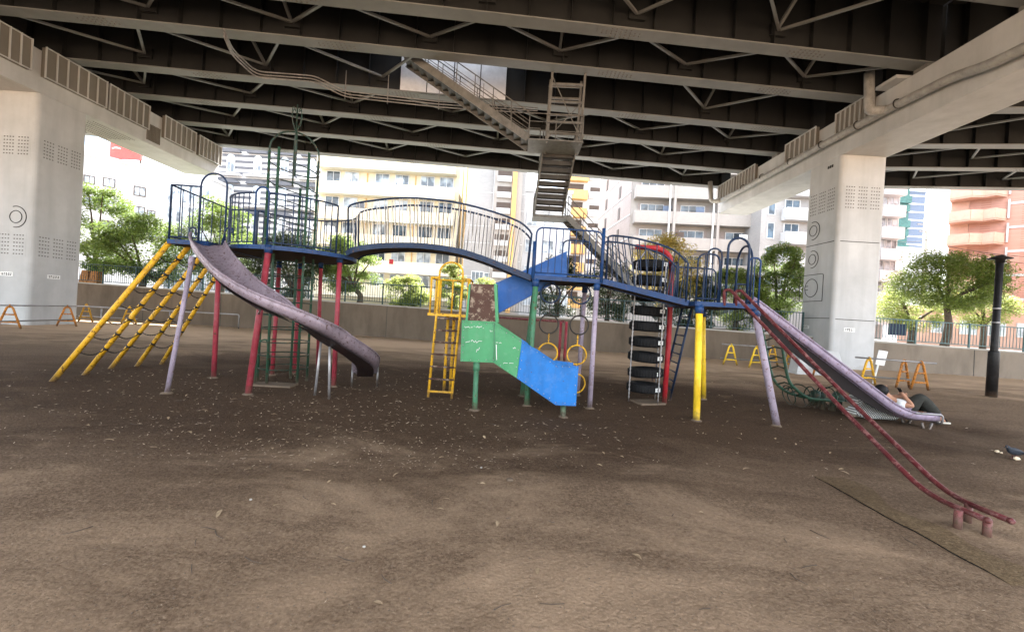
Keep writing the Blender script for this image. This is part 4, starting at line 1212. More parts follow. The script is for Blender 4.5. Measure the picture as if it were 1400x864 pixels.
# ================================================================== other play equipment
# green curved climber with coiled rings, behind the straight slide
gc = thing('curved_climber', G(1095, 556), 'green curved ladder with coiled rings behind the straight slide', 'climber')
def gpt(px, py, d): return P(px, py, d)
r1 = spline([gpt(1041, 446, 8.9), gpt(1046, 470, 8.9), gpt(1051, 495, 8.85), gpt(1058, 519, 8.8), gpt(1073, 534, 8.8), gpt(1092, 541, 8.85), gpt(1112, 544, 8.9), gpt(1160, 548, 9.0)], 6)
r2 = spline([gpt(1066, 446, 8.7), gpt(1069, 468, 8.65), gpt(1073, 495, 8.6), gpt(1079, 521, 8.55), gpt(1092, 535, 8.5), gpt(1106, 544, 8.5), gpt(1124, 546.5, 8.55), gpt(1165, 550, 8.7)], 6)
for r_ in (r1, r2):
    m = MB(); m.tube(r_, .030, 8); m.build('climber_rail', M['green'], gc)
for i in range(2, 34, 3):
    m = MB(); m.tube([r1[i], (r1[i] + r2[i]) / 2 + V((0, -.0, .05)), r2[i]], .015, 6); m.build('climber_rung', M['dark_green'], gc)
cx = [(1078, 545), (1092, 547), (1106, 547), (1118, 548), (1130, 549), (1141, 550), (1150, 552)]
for i, (px, py) in enumerate(cx):
    c = P(px, py, 8.75); c.z = max(c.z, .24); m = MB(); rr_ = .2 + .035 * (i % 2)
    m.ring(c, rr_, .012, (1, .5 * math.sin(i * 1.7), .25 * math.cos(i)), 22, 6); m.build('coil_ring', M['dark_green'], gc)
q = P(1125, 545, 8.75); m = MB(); m.tube([V((q.x, q.y, -.05)), V((q.x, q.y, .34))], .05, 10); m.build('climber_post', M['dark_green'], gc)
for px in (1114, 1146):
    q = P(px, 545, 8.75); m = MB(); m.lathe((q.x, q.y, .05), [(.02, 0), (.10, .02), (.13, .16), (.09, .30), (.02, .33)], 10); m.build('climber_hub', M['dark_green'], gc)
m = MB(); q = P(1138, 545, 8.7); m.tube([V((q.x, q.y, -.05)), V((q.x + .05, q.y, .3))], .06, 10); m.build('climber_post', M['green'], gc)

# red chin-up bar at the back
hb_ = thing('horizontal_bar', G(766, 492), 'low red chin-up bar between posts near the back wall', 'chin-up bar')
a = G(764, 492); d = a.y; b0 = P(678, 433, d + .8)
for px, py, dd in ((764, 492, d), (771.5, 493, d - .15)):
    m = MB(); f_ = G(px, py); tpz = P(px + 3.5, 440, f_.y).z; m.tube([f_ - V((0, 0, .05)), V((f_.x, f_.y, tpz))], .05, 10); m.build('bar_post', M['red'], hb_)
m = MB(); f_ = V((b0.x, b0.y, 0)); m.tube([f_, V((b0.x, b0.y, b0.z))], .05, 10); m.build('bar_post', M['red'], hb_)
m = MB(); m.tube([V((b0.x, b0.y, b0.z - .02)), P(772, 440, d)], .045, 10); m.build('cross_bar', M['maroon'], hb_)
# ================================================================== barricades
def barricade(px, py, mat, label, rot=0.0, h=.78, spread=.30):
    f_ = G(px, py); t = thing('barricade_stand', f_, label, 'barricade', 'A-frame barricade stands along the back wall')
    ca, sa = math.cos(rot), math.sin(rot)
    def L(x, y, z): return V((f_.x + x * ca - y * sa, f_.y + x * sa + y * ca, z))
    m = MB()
    m.tube(fillet([L(-spread, 0, 0), L(-.07, 0, h), L(.07, 0, h), L(spread, 0, 0)], .09, 5), .034, 8); m.build('barricade_frame', M[mat], t)
    for z, w in ((.22, .23), (.50, .14)):
        k_ = MB(); k_.tube([L(-w, 0, z), L(w, 0, z)], .026, 7); k_.build('cross_bar', M[mat], t)
    k_ = MB(); k_.ring(L(0, 0, h + .03), .05, .02, (ca, sa, 0), 12, 6); k_.build('pipe_holder', M[mat], t)
    return t, L(0, 0, h + .05), L(0, .05, .26)
B = {}
for k_, px, py, mat, lab, rot in (
        ('a', 12, 449, 'orange', 'rust-stained orange barricade stand at the left edge of the photo', .5),
        ('b', 91, 446, 'orange', 'rusty orange barricade stand at the foot of the left pier', .5),
        ('c', 117, 440, 'yellow', 'yellow barricade stand just right of the left pier', .15),
        ('d', 176, 443, 'yellow', 'yellow barricade stand seen between the yellow ladder poles', .3),
        ('e', 998, 499, 'gold', 'clean yellow barricade stand right of the yellow deck leg', .1),
        ('f', 1033, 503, 'gold', 'clean yellow barricade stand left of the slanting lilac leg', .2),
        ('g', 1055, 500, 'yellow', 'yellow barricade stand right of the slanting lilac leg', .2),
        ('h', 1080, 505, 'yellow', 'yellow barricade stand behind the green curved ladder', .3),
        ('i', 1120, 513, 'orange', 'orange barricade stand behind the straight slide near the white block', .3),
        ('j', 1186, 526, 'yellow', 'yellow barricade stand in front of the right pier by the signboard', .2),
        ('k', 1234, 530, 'orange', 'orange barricade stand, left one of the overlapping pair by the wall', .3),
        ('l', 1257, 533, 'orange', 'yellow-orange barricade stand, right one of the overlapping pair by the wall', .1)):
    B[k_] = barricade(px, py, mat, lab, rot)
def pipe(p0, p1, label, r=.025, mat='galv'):
    p0 = V(p0); p1 = V(p1); d = (p1 - p0).normalized() * .35
    m = MB(); m.tube([p0 - d, p1 + d], r, 8); o = m.build('barrier_pipe', M[mat], origin=(p0 + p1) / 2)
    tag(o, label, 'pipe', 'pipes laid along the barricade stands')
pipe(B['a'][1], B['b'][1], 'upper pipe laid on the orange barricade stands left of the yellow poles')
pipe(B['a'][2], B['b'][2], 'lower dark pipe laid on the orange barricade stands by the left pier', mat='bolt')
pipe(B['c'][2], B['d'][2], 'lower pipe laid through the yellow barricade stands near the left pier')
pipe(B['e'][1], B['h'][1], 'upper pipe laid on the yellow barricade stands behind the lilac leg')
pipe(B['e'][2], B['h'][2], 'lower pipe laid on the yellow barricade stands behind the lilac leg', mat='bolt')
pipe(B['j'][1], B['l'][1], 'upper pipe laid on the barricade stands right of the straight slide')
pipe(B['j'][2], B['k'][2], 'lower dark pipe laid on the barricade stands right of the straight slide', mat='bolt')
# pale pipe rail standing before the wall
a = G(100, 442); b_ = G(326, 449); t = thing('pipe_rail', a, 'pale pipe rail on posts in front of the wall behind the yellow poles', 'rail')
m = MB(); ztop = P(326, 430, b_.y).z
m.tube(fillet([V((a.x - 2, a.y + .2, ztop + .05)), V((b_.x, b_.y, ztop)), V((b_.x, b_.y, -.05))], .1), .032, 8); m.build('rail_tube', M['galv'], t)
for k_ in (.15, .55):
    q = a.lerp(b_, k_); m = MB(); m.tube([V((q.x, q.y, -.05)), V((q.x, q.y, ztop))], .028, 8); m.build('rail_post', M['galv'], t)

# white signboard on a stake
f_ = G(1194, 523); t = thing('signboard', f_, 'small blank white signboard on a leaning stake by the right pier', 'sign')
tp = P(1203, 489, f_.y); u = (tp - f_).normalized()
m = MB(); m.bar(f_ - u * .1, tp + u * .15, .05, .03, (0, 1, 0)); m.build('stake', M['white'], t)
m = MB(); side = V((1, .15, -.1)).normalized(); c = tp
nrm = side.cross(u).normalized()
poly = [c - side * .17 - u * .24, c + side * .17 - u * .24, c + side * .17 + u * .24, c - side * .17 + u * .24]
m.prism([p_ - nrm * .04 if nrm.y > 0 else p_ + nrm * .04 for p_ in poly], (nrm * -.02) if nrm.y > 0 else nrm * .02); m.build('sign_panel', M['white'], t)
# pale block in front of the right pier
f_ = G(1118, 518); m = MB(); q0 = P(1092, 482, 15.4); q1 = P(1147, 500, 15.6)
m.prism([V((q0.x - .1, 15.3, -.02)), V((q1.x + .25, 15.5, -.02)), V((q1.x - .02, 15.6, .85)), V((q0.x + .12, 15.4, .98))], (0, .5, 0))
o = m.build('concrete_block', M['pier'], bevel=.03, origin=(q0.x, 15.5, 0)); tag(o, 'pale grey block standing before the right pier behind the slide rails', 'block')

# ------------------------------------------------------------------ lamp post
f_ = G(1355, 542); zt = P(1366, 354, f_.y).z
t = thing('street_lamp', f_, 'black park lamp post with flat disc head', 'lamp post')
m = MB(); m.lathe(f_, [(.0, -.05), (.122, -.05), (.122, 1.28), (.118, 1.30), (.095, 1.31), (.09, 1.32)], 20); m.build('lamp_base', M['lamp_black'], t)
m = MB(); m.lathe(f_, [(.086, 1.30), (.080, zt - .1), (.0, zt - .1)], 18); m.build('lamp_pole', M['lamp_black'], t)
for z in (2.1, 2.5):
    m = MB(); m.lathe(f_, [(.081, z), (.089, z), (.089, z + .05), (.081, z + .05)], 18); m.build('pole_band', M['galv'], t)
m = MB(); m.lathe(f_, [(.0, zt - .12), (.095, zt - .12), (.10, zt - .02), (.26, zt + .0), (.265, zt + .02), (.14, zt + .06), (.08, zt + .10), (0, zt + .105)], 28); m.build('lamp_head', M['lamp_black'], t)

# ------------------------------------------------------------------ person lying behind the slide end
def skinned(name, chains, mat, parent, lvl=2):
    """chains: list of [(point, radius), ...]; chains starting at an existing point join there"""
    verts = []; edges = []; rad = []; idx = {}
    for ch in chains:
        prev = None
        for p_, r in ch:
            key = tuple(round(c, 4) for c in p_)
            if key in idx: i = idx[key]
            else: i = len(verts); idx[key] = i; verts.append(tuple(p_)); rad.append(r)
            if prev is not None: edges.append((prev, i))
            prev = i
    me = bpy.data.meshes.new(name); me.from_pydata(verts, edges, []); me.materials.append(mat)
    o = bpy.data.objects.new(name, me); COL.objects.link(o)
    sk = o.modifiers.new('skin', 'SKIN'); sk.use_smooth_shade = True
    for i, r in enumerate(rad): me.skin_vertices[0].data[i].radius = (r, r)
    me.skin_vertices[0].data[0].use_root = True
    sd = o.modifiers.new('subsurf', 'SUBSURF'); sd.levels = lvl; sd.render_levels = lvl
    attach(o, parent); return o
YP = 8.12
hip = V((7.60, YP, .20)); chest = P(1224, 552, YP); neck = P(1214, 543.5, YP); head = P(1207.5, 534, YP)
per = thing('person', (7.6, YP, 0), 'person lying on their back, knees up, holding a phone beside the slide end', 'person')
dy = V((0, 1, 0))
kn = [P(1258, 542, YP - .13), P(1265, 545, YP + .12)]; an = [V((8.06, YP - .22, .10)), V((8.02, YP + .10, .10))]
sh = [chest + V((-.05, -.19, .03)), chest + V((-.05, .19, .03))]
el = [V((7.62, YP - .27, .37)), V((7.46, YP + .30, .36))]
el[0] = P(1249, 556, YP - .30)
wr = [P(1236, 541, YP - .14), P(1234, 541, YP + .02)]
hp = [hip - dy * .1, hip + dy * .1]
body = [[(hip, .13), ((hip + chest) / 2, .125), (chest, .14), (neck, .058), (head - V((.0, 0, .03)), .082), (head + V((-.03, 0, .045)), .085)]]
for s in (0, 1):
    body.append([(chest, .14), (sh[s], .06), (el[s], .043), (wr[s], .028), (wr[s].lerp(wr[s] + (wr[s] - el[s]).normalized() * .07, 1), .03)])
    body.append([(hip, .13), (hp[s], .10), (kn[s], .062), (an[s], .038), (an[s] + V((.13, 0, -.055)), .03)])
bd = skinned('body', body, M['skin'], per)
# hands: fingers curled round the phone
ph = (wr[0] + wr[1]) / 2 + V((-.05, 0, .05))
for s in (0, 1):
    pal = wr[s] + (wr[s] - el[s]).normalized() * .06
    sg = 1 if s == 0 else -1
    for k_ in range(4):
        b0 = pal + V((.012 * (k_ - 1.5), 0, .012 * (k_ - 1.5))); d1 = (ph - pal).normalized()
        L_ = (.032, .037, .035, .028)[k_]
        ch = [(b0, .010), (b0 + d1 * L_ + V((0, 0, .012)), .009), (b0 + d1 * L_ * 1.8 + V((0, sg * .012, .016)), .0085), (b0 + d1 * L_ * 2.2 + V((0, sg * .022, .006)), .008)]
        skinned('finger', [ch], M['skin'], per, 1)
    skinned('thumb', [[(pal + V((0, -.0, -.015)), .011), (pal + d1 * .03 + V((-.01, 0, -.035)), .010), (pal + d1 * .055 + V((-.012, sg * .01, -.03)), .009)]], M['skin'], per, 1)
# face and hair (face looks up towards the phone)
fd = V((.55, 0, .83)).normalized(); ft = V((-.83, 0, .55)).normalized()   # face direction, crown direction
hc = head + V((-.015, 0, .01))
m = MB()
m.tube([hc + fd * .085 + ft * .02, hc + fd * .11 - ft * .012, hc + fd * .085 - ft * .02], [.010, .017, .012], 8); m.build('nose', M['skin'], per)
for s in (-1, 1):
    m = MB(); m.sphere(hc + fd * .082 + dy * s * .032 + ft * .022, .012, 8, 6); m.build('eye', M['pier_dark'], per)
    m = MB(); m.sphere(hc + dy * s * .088 - fd * .005, .026, 8, 6, (.9, .4, 1)); m.build('ear', M['skin'], per)
m = MB(); m.tube([hc + fd * .088 - ft * .045 - dy * .025, hc + fd * .092 - ft * .048, hc + fd * .088 - ft * .045 + dy * .025], .007, 6); m.build('mouth', M['maroon'], per)
m = MB(); random.seed(5); m.sphere(hc + ft * .022 - fd * .02, .115, 20, 14, (1, .95, 1))
hair = m.build('hair', M['hair'], per)
dm = hair.modifiers.new('rough', 'DISPLACE'); tx = bpy.data.textures.new('hair_clumps', 'CLOUDS'); tx.noise_scale = .03; dm.texture = tx; dm.strength = .03
shirt = [[((hip * .85 + chest * .15), .142), ((hip + chest) / 2, .138), (chest, .152), (neck.lerp(chest, .45), .085)]]
for s in (0, 1): shirt.append([(chest, .152), (sh[s], .078), (sh[s].lerp(el[s], .45), .066)])
skinned('shirt', shirt, M['shirt'], per)
tr = [[((hip * .9 + chest * .1), .148), (hip, .145)]]
for s in (0, 1): tr.append([(hip, .145), (hp[s], .115), (hp[s].lerp(kn[s], .5), .125), (kn[s], .115), (kn[s].lerp(an[s], .5), .105), (an[s] + V((-.01, 0, .05)), .075)])
skinned('trousers', tr, M['trousers'], per)
for s in (0, 1):
    q = an[s] + V((.05, 0, -.075)); m = MB(); m.box(q, (.27, .095, .03)); sdl = m.build('sandal', M['sole'], per, bevel=.012)
    m = MB(); m.ring(q + V((.05, 0, .02)), .05, .012, (1, 0, 0), 14, 6, -PI * .5, PI * .5); m.build('sandal_strap', M['hair'], sdl)
m = MB(); m.box((0, 0, 0), (.012, .075, .15)); o = m.build('mobile_phone', M['hair'], bevel=.004); o.location = ph + V((-.005, 0, .03)); o.rotation_euler = (0, -.6, 0)
tag(o, 'dark mobile phone held up by the person lying down', 'phone')

# woven bag under the slide and a can on it
def weave():
    m, nt, b = new_mat('woven_grey'); p = position(nt)
    sep = nt.nodes.new('ShaderNodeMapping'); sep.inputs['Rotation'].default_value = (0, .7, 0); nt.links.new(p, sep.inputs[0])
    w = nt.nodes.new('ShaderNodeTexWave'); w.inputs['Scale'].default_value = 10; w.bands_direction = 'X'; nt.links.new(sep.outputs[0], w.inputs['Vector'])
    w2 = nt.nodes.new('ShaderNodeTexWave'); w2.inputs['Scale'].default_value = 10; w2.bands_direction = 'Z'; nt.links.new(sep.outputs[0], w2.inputs['Vector'])
    f = nt.nodes.new('ShaderNodeMath'); f.operation = 'MULTIPLY'; nt.links.new(w.outputs['Fac'], f.inputs[0]); nt.links.new(w2.outputs['Fac'], f.inputs[1])
    c = mix(nt, ramp(nt, f.outputs[0], .15, .5), (.13, .13, .125), (.80, .80, .78)); nt.links.new(c, b.inputs['Base Color']); b.inputs['Roughness'].default_value = .85
    bump(nt, b, f.outputs[0], .5, .01); return m
M['weave'] = weave()
bag = thing('woven_bag', (6.85, 8.15, 0), 'slumped grey woven bag on the ground under the straight slide', 'bag')
q = [P(1170, 567, 7.95), P(1178, 541, 7.95), P(1200, 552, 7.95), P(1238, 566, 7.95), P(1228, 576, 7.95), P(1185, 575, 7.95)]
for p_ in q: p_.z = max(p_.z, .0)
m = MB(); m.prism(q, (0, .32, 0)); o = m.build('bag_body', M['weave'], bag, bevel=.05)
m = MB(); m.tube(fillet([P(1181, 543, 8.08), P(1180, 537, 8.1), P(1192, 541, 8.1), P(1194, 549, 8.08)], .04), .012, 6); m.build('bag_handle', M['bolt'], bag)
q = P(1169, 546, 8.2); c = thing('drink_can', (q.x, q.y, q.z - .06), 'red and white drink can lying beside the woven bag', 'can')
sb = MB(); sb.box((q.x, q.y, (q.z - .065) / 2), (.3, .26, q.z - .065), .2); o = sb.build('cardboard_box', plain('cardboard', (.24, .19, .14), .9), bevel=.02, origin=(q.x, q.y, 0)); tag(o, 'small grey-brown box carrying the drink can behind the rails', 'box')
c.location.z = q.z - .063
m = MB(); m.lathe((q.x, q.y, q.z - .063), [(0, 0), (.03, 0), (.034, .01), (.034, .11), (.03, .122), (0, .122)], 16); m.build('can_body', M['whitepatch'], c)
m = MB(); m.lathe((q.x, q.y, q.z - .063), [(.0345, .03), (.0352, .032), (.0352, .09), (.0345, .092)], 16); m.build('can_label', M['scarlet'], c)

# ------------------------------------------------------------------ pigeon and crumbs
f_ = G(1386, 627); pg = thing('pigeon', f_, 'dark slate pigeon pecking at bread crumbs at the right edge', 'pigeon')
s_ = 1.0
sp_ = [V((-.125, 0, .155)), V((-.105, 0, .160)), V((-.085, 0, .15)), V((-.06, 0, .125)), V((-.02, 0, .105)), V((.03, 0, .098)), V((.08, 0, .09)), V((.13, 0, .078))]
m = MB(); m.tube([f_ + p_ for p_ in spline(sp_, 4)], [r for r in [.012, .014, .016, .018, .021, .022, .022, .022, .023, .026, .030, .034, .038, .042, .046, .048, .050, .050, .050, .049, .047, .045, .042, .038, .033, .029, .025, .021, .016]], 12, squash=1.0); m.build('bird_body', M['bird'], pg)
m = MB(); m.prism([f_ + V((.10, -.025, .085)), f_ + V((.235, -.032, .05)), f_ + V((.235, .032, .05)), f_ + V((.10, .025, .085))], (0, 0, .012)); m.build('tail', M['bird'], pg)
for s in (-1, 1):
    m = MB(); m.tube([f_ + V((-.04, s * .045, .115)), f_ + V((.04, s * .05, .11)), f_ + V((.15, s * .03, .075))], [.012, .032, .008], 8, squash=.4); m.build('wing', M['bird'], pg)
    m = MB(); m.tube([f_ + V((.01, s * .02, .07)), f_ + V((.0, s * .02, .002))], .005, 6); m.tube([f_ + V((.015, s * .02, .004)), f_ + V((-.035, s * .025, .003))], .004, 5); m.build('leg', M['scarlet'], pg)
    m = MB(); m.sphere(f_ + V((-.118, s * .0165, .166)), .004, 8, 6); m.build('eye', M['orange'], pg)
m = MB(); m.tube([f_ + V((-.128, 0, .158)), f_ + V((-.15, 0, .142))], [.007, .002], 8); m.build('beak', M['pier_dark'], pg)
random.seed(3)
for px, py, s_, lab in ((1363, 618, .026, 'pale bread crumb left of the pigeon'), (1390, 628.5, .036, 'larger bread crumb in front of the pigeon'), (1369, 619.5, .016, 'tiny bread crumb between the other two by the pigeon')):
    q = G(px, py); m = MB(); m.sphere((0, 0, 0), s_, 10, 7, (1.2, .8, .7))
    m.v = [tuple(V(v) * random.uniform(.8, 1.15)) for v in m.v]
    o = m.build('bread_crumb', M['crumb']); o.location = q + V((0, 0, s_ * .5)); tag(o, lab, 'crumb')

# ------------------------------------------------------------------ half-buried rubber mat under the banister end
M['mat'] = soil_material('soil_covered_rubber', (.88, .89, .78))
line = [G(1108, 646), G(1150, 668), G(1200, 698), G(1262, 730), G(1300, 752), G(1345, 776), G(1392, 802)]
edge = resample(spline(line, 5), .07); nE = len(edge)
d = (edge[-1] - edge[0]).normalized(); nrm = V((-d.y, d.x, 0)); nrm = nrm if nrm.x > 0 else -nrm
edge = [p_ + nrm * .012 * mnoise.noise(V((i * .35, 2, 0))) for i, p_ in enumerate(edge)]
def gz(p_, o): return V((p_.x, p_.y, bumpz(p_.x, p_.y) + o))
m = MB(); rows_ = []
for off, o in ((0, -.03), (.0, .009), (.012, .012), (.18, .008), (.42, .004), (.6, -.03)):
    rows_.append([gz(p_ + nrm * off * (1 if off < .3 else (.75 + .35 * mnoise.noise(V((i * .13, 7, 1))))), o * (min(1, i / 4) * min(1, (nE - 1 - i) / 4) if o > 0 else 1) - (.0 if 0 < i < nE - 1 else .004)) for i, p_ in enumerate(edge)])
m.cur = 1
m.add(rows_[0] + rows_[1], [(i, i + 1, nE + i + 1, nE + i) for i in range(nE - 1)], False)
m.cur = 0
vs = [q for r_ in rows_[1:] for q in r_]
m.add(vs, [(r * nE + i, r * nE + i + 1, (r + 1) * nE + i + 1, (r + 1) * nE + i) for r in range(4) for i in range(nE - 1)], True)
o = m.build('rubber_mat', [M['mat'], M['tyre']]); tag(o, 'olive-brown rubber mat half buried in soil under the banister rails', 'mat')

# ------------------------------------------------------------------ leaf litter
def leaf_mesh(L_, w):
    m = MB(); n = 5
    vs = []
    for i in range(n + 1):
        t = i / n; x = (t - .5) * L_; h = math.sin(PI * t) ** .8 * w / 2; z = .004 * L_ / .08 * math.sin(PI * t * 1.2)
        vs += [(x, -h, z + .35 * h), (x, 0, z), (x, h, z + .35 * h)]
    m.add(vs, [(i * 3 + j, i * 3 + j + 1, i * 3 + j + 4, i * 3 + j + 3) for i in range(n) for j in range(2)], True)
    return m
random.seed(11)
spots = [(432, 564), (438, 596), (420, 642), (450, 657), (541, 648), (456, 687), (565, 626), (603, 625), (602, 694), (662, 597), (825, 620), (850, 625), (820, 636), (660, 660), (745, 592), (610, 681), (378, 688), (470, 620), (500, 590), (415, 607), (393, 604), (372, 612), (505, 641), (520, 655), (735, 780), (517, 820), (475, 745), (410, 622), (376, 566), (350, 590), (340, 640), (355, 600), (1095, 603), (1135, 618), (1150, 640), (1088, 607), (1155, 645), (1060, 600), (1020, 640), (960, 700), (870, 760), (680, 715), (300, 700), (260, 590), (230, 570), (210, 610), (280, 560), (180, 560), (150, 600), (120, 580), (320, 545), (255, 540), (480, 560), (700, 570), (740, 560), (900, 590), (1010, 600), (980, 570), (1040, 560), (840, 590)]
l0 = leaf_mesh(.085, .028).build('fallen_leaf', M['leaf_dry']); l1 = leaf_mesh(.065, .026).build('fallen_leaf', M['leaf_dry'])
first = [l0, l1]
for i, (px, py) in enumerate(spots):
    s = first[i % 2]; o = s if i < 2 else s.copy()
    if i >= 2: COL.objects.link(o)
    q = G(px, py); q.z = bumpz(q.x, q.y) + .008
    o.location = q; o.rotation_euler = (random.uniform(-.3, .3), random.uniform(-.3, .3), random.uniform(0, 6.28)); k_ = random.uniform(.7, 1.25); o.scale = (k_, k_, k_)
    tag(o, 'dry pale brown leaf lying on the bare soil', 'leaf', 'dry leaves scattered on the soil')
# fine litter that nobody could count
m = MB()
M['litter'] = plain('pale_litter', (.42, .33, .24), .9, .6, 60)
for i in range(2500):
    if i < 2000: q = G(random.gauss(430, 260), random.uniform(505, 640))
    else: q = G(random.uniform(-60, 1460), random.uniform(470, 850) if i % 3 else random.uniform(470, 620))
    if q.y < 0 or q.y > 19 or (q.y < 4.2 and random.random() < .75): continue
    z = bumpz(q.x, q.y) + .006; a = random.uniform(0, 6.28)
    far = min(1.3, max(.3, q.y / 6.5))
    L_ = random.uniform(.008, .038) * (1.6 if random.random() < .08 else 1) * far; w = random.uniform(.006, .017) * far
    d = V((math.cos(a), math.sin(a), random.uniform(-.2, .3))) * L_; e = V((-math.sin(a), math.cos(a), random.uniform(-.3, .3))) * w
    c = V((q.x, q.y, z))
    m.add([c - d, c + e * .6, c + d, c - e * .6], [(0, 1, 2, 3)])
tag(m.build('leaf_litter', M['litter']), 'scattered pale leaf fragments and chips on the brown soil', 'leaf litter', kind='stuff')
m = MB(); q = G(697, 656); m.box((0, 0, .004), (.06, .045, .022), .2); o = m.build('stone', M['footing'], bevel=.008); o.location = q; tag(o, 'flat pale stone on the soil in the foreground', 'stone')
m = MB()
for i in range(40):
    q = G(random.uniform(0, 1400), random.uniform(520, 840)); a = random.uniform(0, 6.28); L_ = random.uniform(.04, .16); z = bumpz(q.x, q.y) + .006
    p0 = V((q.x, q.y, z)); p1 = p0 + V((math.cos(a), math.sin(a), .02)) * L_; mid = (p0 + p1) / 2 + V((-math.sin(a), math.cos(a), 0)) * L_ * random.uniform(-.15, .15)
    m.tube([p0, mid, p1], [.003, .0028, .0015], 5)
tag(m.build('twig_litter', M['bark']), 'thin dry twigs scattered over the bare soil', 'twig litter', kind='stuff')
m = MB()
for i in range(1500):
    q = G(random.uniform(-40, 1440), random.uniform(560, 860))
    if q.y < 0: continue
    r_ = random.uniform(.0025, .0075); c = V((q.x, q.y, bumpz(q.x, q.y) + r_ * .3))
    a = [c + V((random.uniform(-1, 1) * .3 * r_ + dx * r_, random.uniform(-1, 1) * .3 * r_ + dy * r_, dz * r_ * .7)) for dx, dy, dz in ((1, 0, 0), (0, 1, 0), (-1, 0, 0), (0, -1, 0), (0, 0, 1))]
    m.add(a, [(0, 1, 4), (1, 2, 4), (2, 3, 4), (3, 0, 4)])
tag(m.build('grit', M['footing']), 'small stones and clods of grit on the bare soil', 'grit', kind='stuff')
for px, py, lab in ((343, 681, 'white round pebble on the soil at the left foreground'), (498, 742, 'white pebble in the near foreground'),(658, 638, 'small white pebble near the middle of the bare soil')):
    q = G(px, py); m = MB(); m.sphere((0, 0, .006), .010, 10, 7, (1.2, 1, .8)); o = m.build('pebble', M['coping']); o.location = q + V((0, 0, bumpz(q.x, q.y))); tag(o, lab, 'pebble')

# ================================================================== trees and shrubs behind the wall
LM = {'mid': leafmat('mid_green_leaf', (.135, .205, .045)), 'bright': leafmat('bright_green_leaf', (.135, .215, .055)), 'dark': leafmat('dark_green_leaf', (.04, .065, .025), .25), 'pale': leafmat('pale_green_leaf', (.25, .33, .11)), 'gold': leafmat('golden_green_leaf', (.36, .33, .10))}
random.seed(19)
def tree(name, label, px0, py0, px1, py1, d, mat, n=4200, ls=.17, trunk=None, bend=0, cat='tree', clumps=46, seed=0, gap=.9):
    rnd = random.Random(seed + int(px0 * 7 + py0))
    a = P(px0, (py0 + py1) / 2, d); b_ = P(px1, (py0 + py1) / 2, d); top = P((px0 + px1) / 2, py0, d).z; bot = P((px0 + px1) / 2, py1, d).z
    cx, cz = (a.x + b_.x) / 2, (top + bot) / 2; rx, rz = abs(b_.x - a.x) / 2, (top - bot) / 2; ry = min(rx, 2.2)
    gx = cx if trunk is None else P(trunk[0], trunk[1], d).x
    gz = streetZ(gx)
    t = thing(name, (gx, d, gz), label, cat, 'trees and shrubs beyond the wall')
    c0 = V((cx, d, cz))
    # trunk and limbs
    m = MB(); r0 = max(.05, min(.17, rx * .085))
    fork = V((gx + (cx - gx) * .45, d, max(gz + .5, bot + rz * .25)))
    m.tube(spline([V((gx, d, gz - .1)), V((gx + bend * .4 + .04, d + .05, gz + (fork.z - gz) * .5)), fork], 5), [r0 * (1.25 - .5 * i / 10) for i in range(11)], 9)
    cl = []
    for i in range(clumps):
        while True:
            u = V((rnd.uniform(-1, 1), rnd.uniform(-1, 1), rnd.uniform(-1, 1)))
            if u.length < 1: break
        u = u.normalized() * (u.length ** .45) * gap
        c = c0 + V((u.x * rx, u.y * ry, u.z * rz)); cl.append((c, rnd.uniform(.21, .36) * min(rx, rz * 1.2) * (1.15 - .3 * abs(u.z))))
    for i in range(7):
        c, r = cl[(i * 5) % clumps]; mid = fork.lerp(c, .5) + V((0, 0, rz * .08))
        m.tube(spline([fork, mid, c], 4), [r0 * .55 * (1 - .8 * j / 8) for j in range(9)], 6)
    m.build('trunk', M['bark'], t)
    f = MB(); per_ = max(1, int(n * 3.2) // clumps)
    vs = []; fs = []
    for c, r in cl:
        sq = rnd.uniform(.55, .8)
        for k_ in range(per_):
            u = V((rnd.gauss(0, 1), rnd.gauss(0, 1), rnd.gauss(0, 1))).normalized() * (rnd.random() ** .4)
            q = c + V((u.x * r * 1.15, u.y * r * 1.15, u.z * r * sq)) + V((0, 0, -.12 * r * (u.x * u.x + u.y * u.y)))
            s = ls * .80 * rnd.uniform(.55, 1.25)
            d1 = V((rnd.uniform(-1, 1), rnd.uniform(-1, 1), rnd.uniform(-.7, .5))).normalized(); d2 = d1.cross(V((rnd.uniform(-.6, .6), rnd.uniform(-.6, .6), 1))).normalized()
            k0 = len(vs); vs += [q - d1 * s * .5, q + d2 * s * .26, q + d1 * s * .5, q - d2 * s * .26]; fs.append((k0, k0 + 1, k0 + 2, k0 + 3))
    f.add(vs, fs); f.build('crown', LM[mat], t)
    return t
tree('broadleaf_tree', 'airy green tree just right of the left pier', 92, 245, 176, 384, 27, 'bright', 5600, .20)
tree('broadleaf_tree', 'dense leafy green tree before the white building with dark windows', 142, 292, 250, 390, 25.5, 'bright', 7500, .19, clumps=60)
tree('broadleaf_tree', 'green tree seen through the railing above the spiral slide', 258, 268, 352, 392, 27.5, 'bright', 6500, .20)
tree('broadleaf_tree', 'shady dark green tree behind the green climbing cage', 352, 312, 452, 412, 25, 'dark', 6800, .18)
tree('broadleaf_tree', 'light green tree with thin trunk under the left end of the arched bridge', 432, 318, 516, 404, 26, 'bright', 6400, .19, trunk=(492, 400))
tree('garden_shrub', 'pale green round shrub below the arched bridge', 524, 374, 590, 424, 25, 'pale', 3600, .17, cat='shrub')
tree('young_tree', 'slim bright young tree seen through the yellow hoop', 598, 356, 640, 428, 25, 'pale', 2400, .17)
tree('garden_shrub', 'small pale shrub showing above the rusty box', 640, 378, 690, 425, 25.5, 'pale', 1600, .17, cat='shrub')
tree('evergreen_tree', 'dark evergreen behind the hanging rings', 726, 345, 800, 440, 24.5, 'dark', 4200, .17)
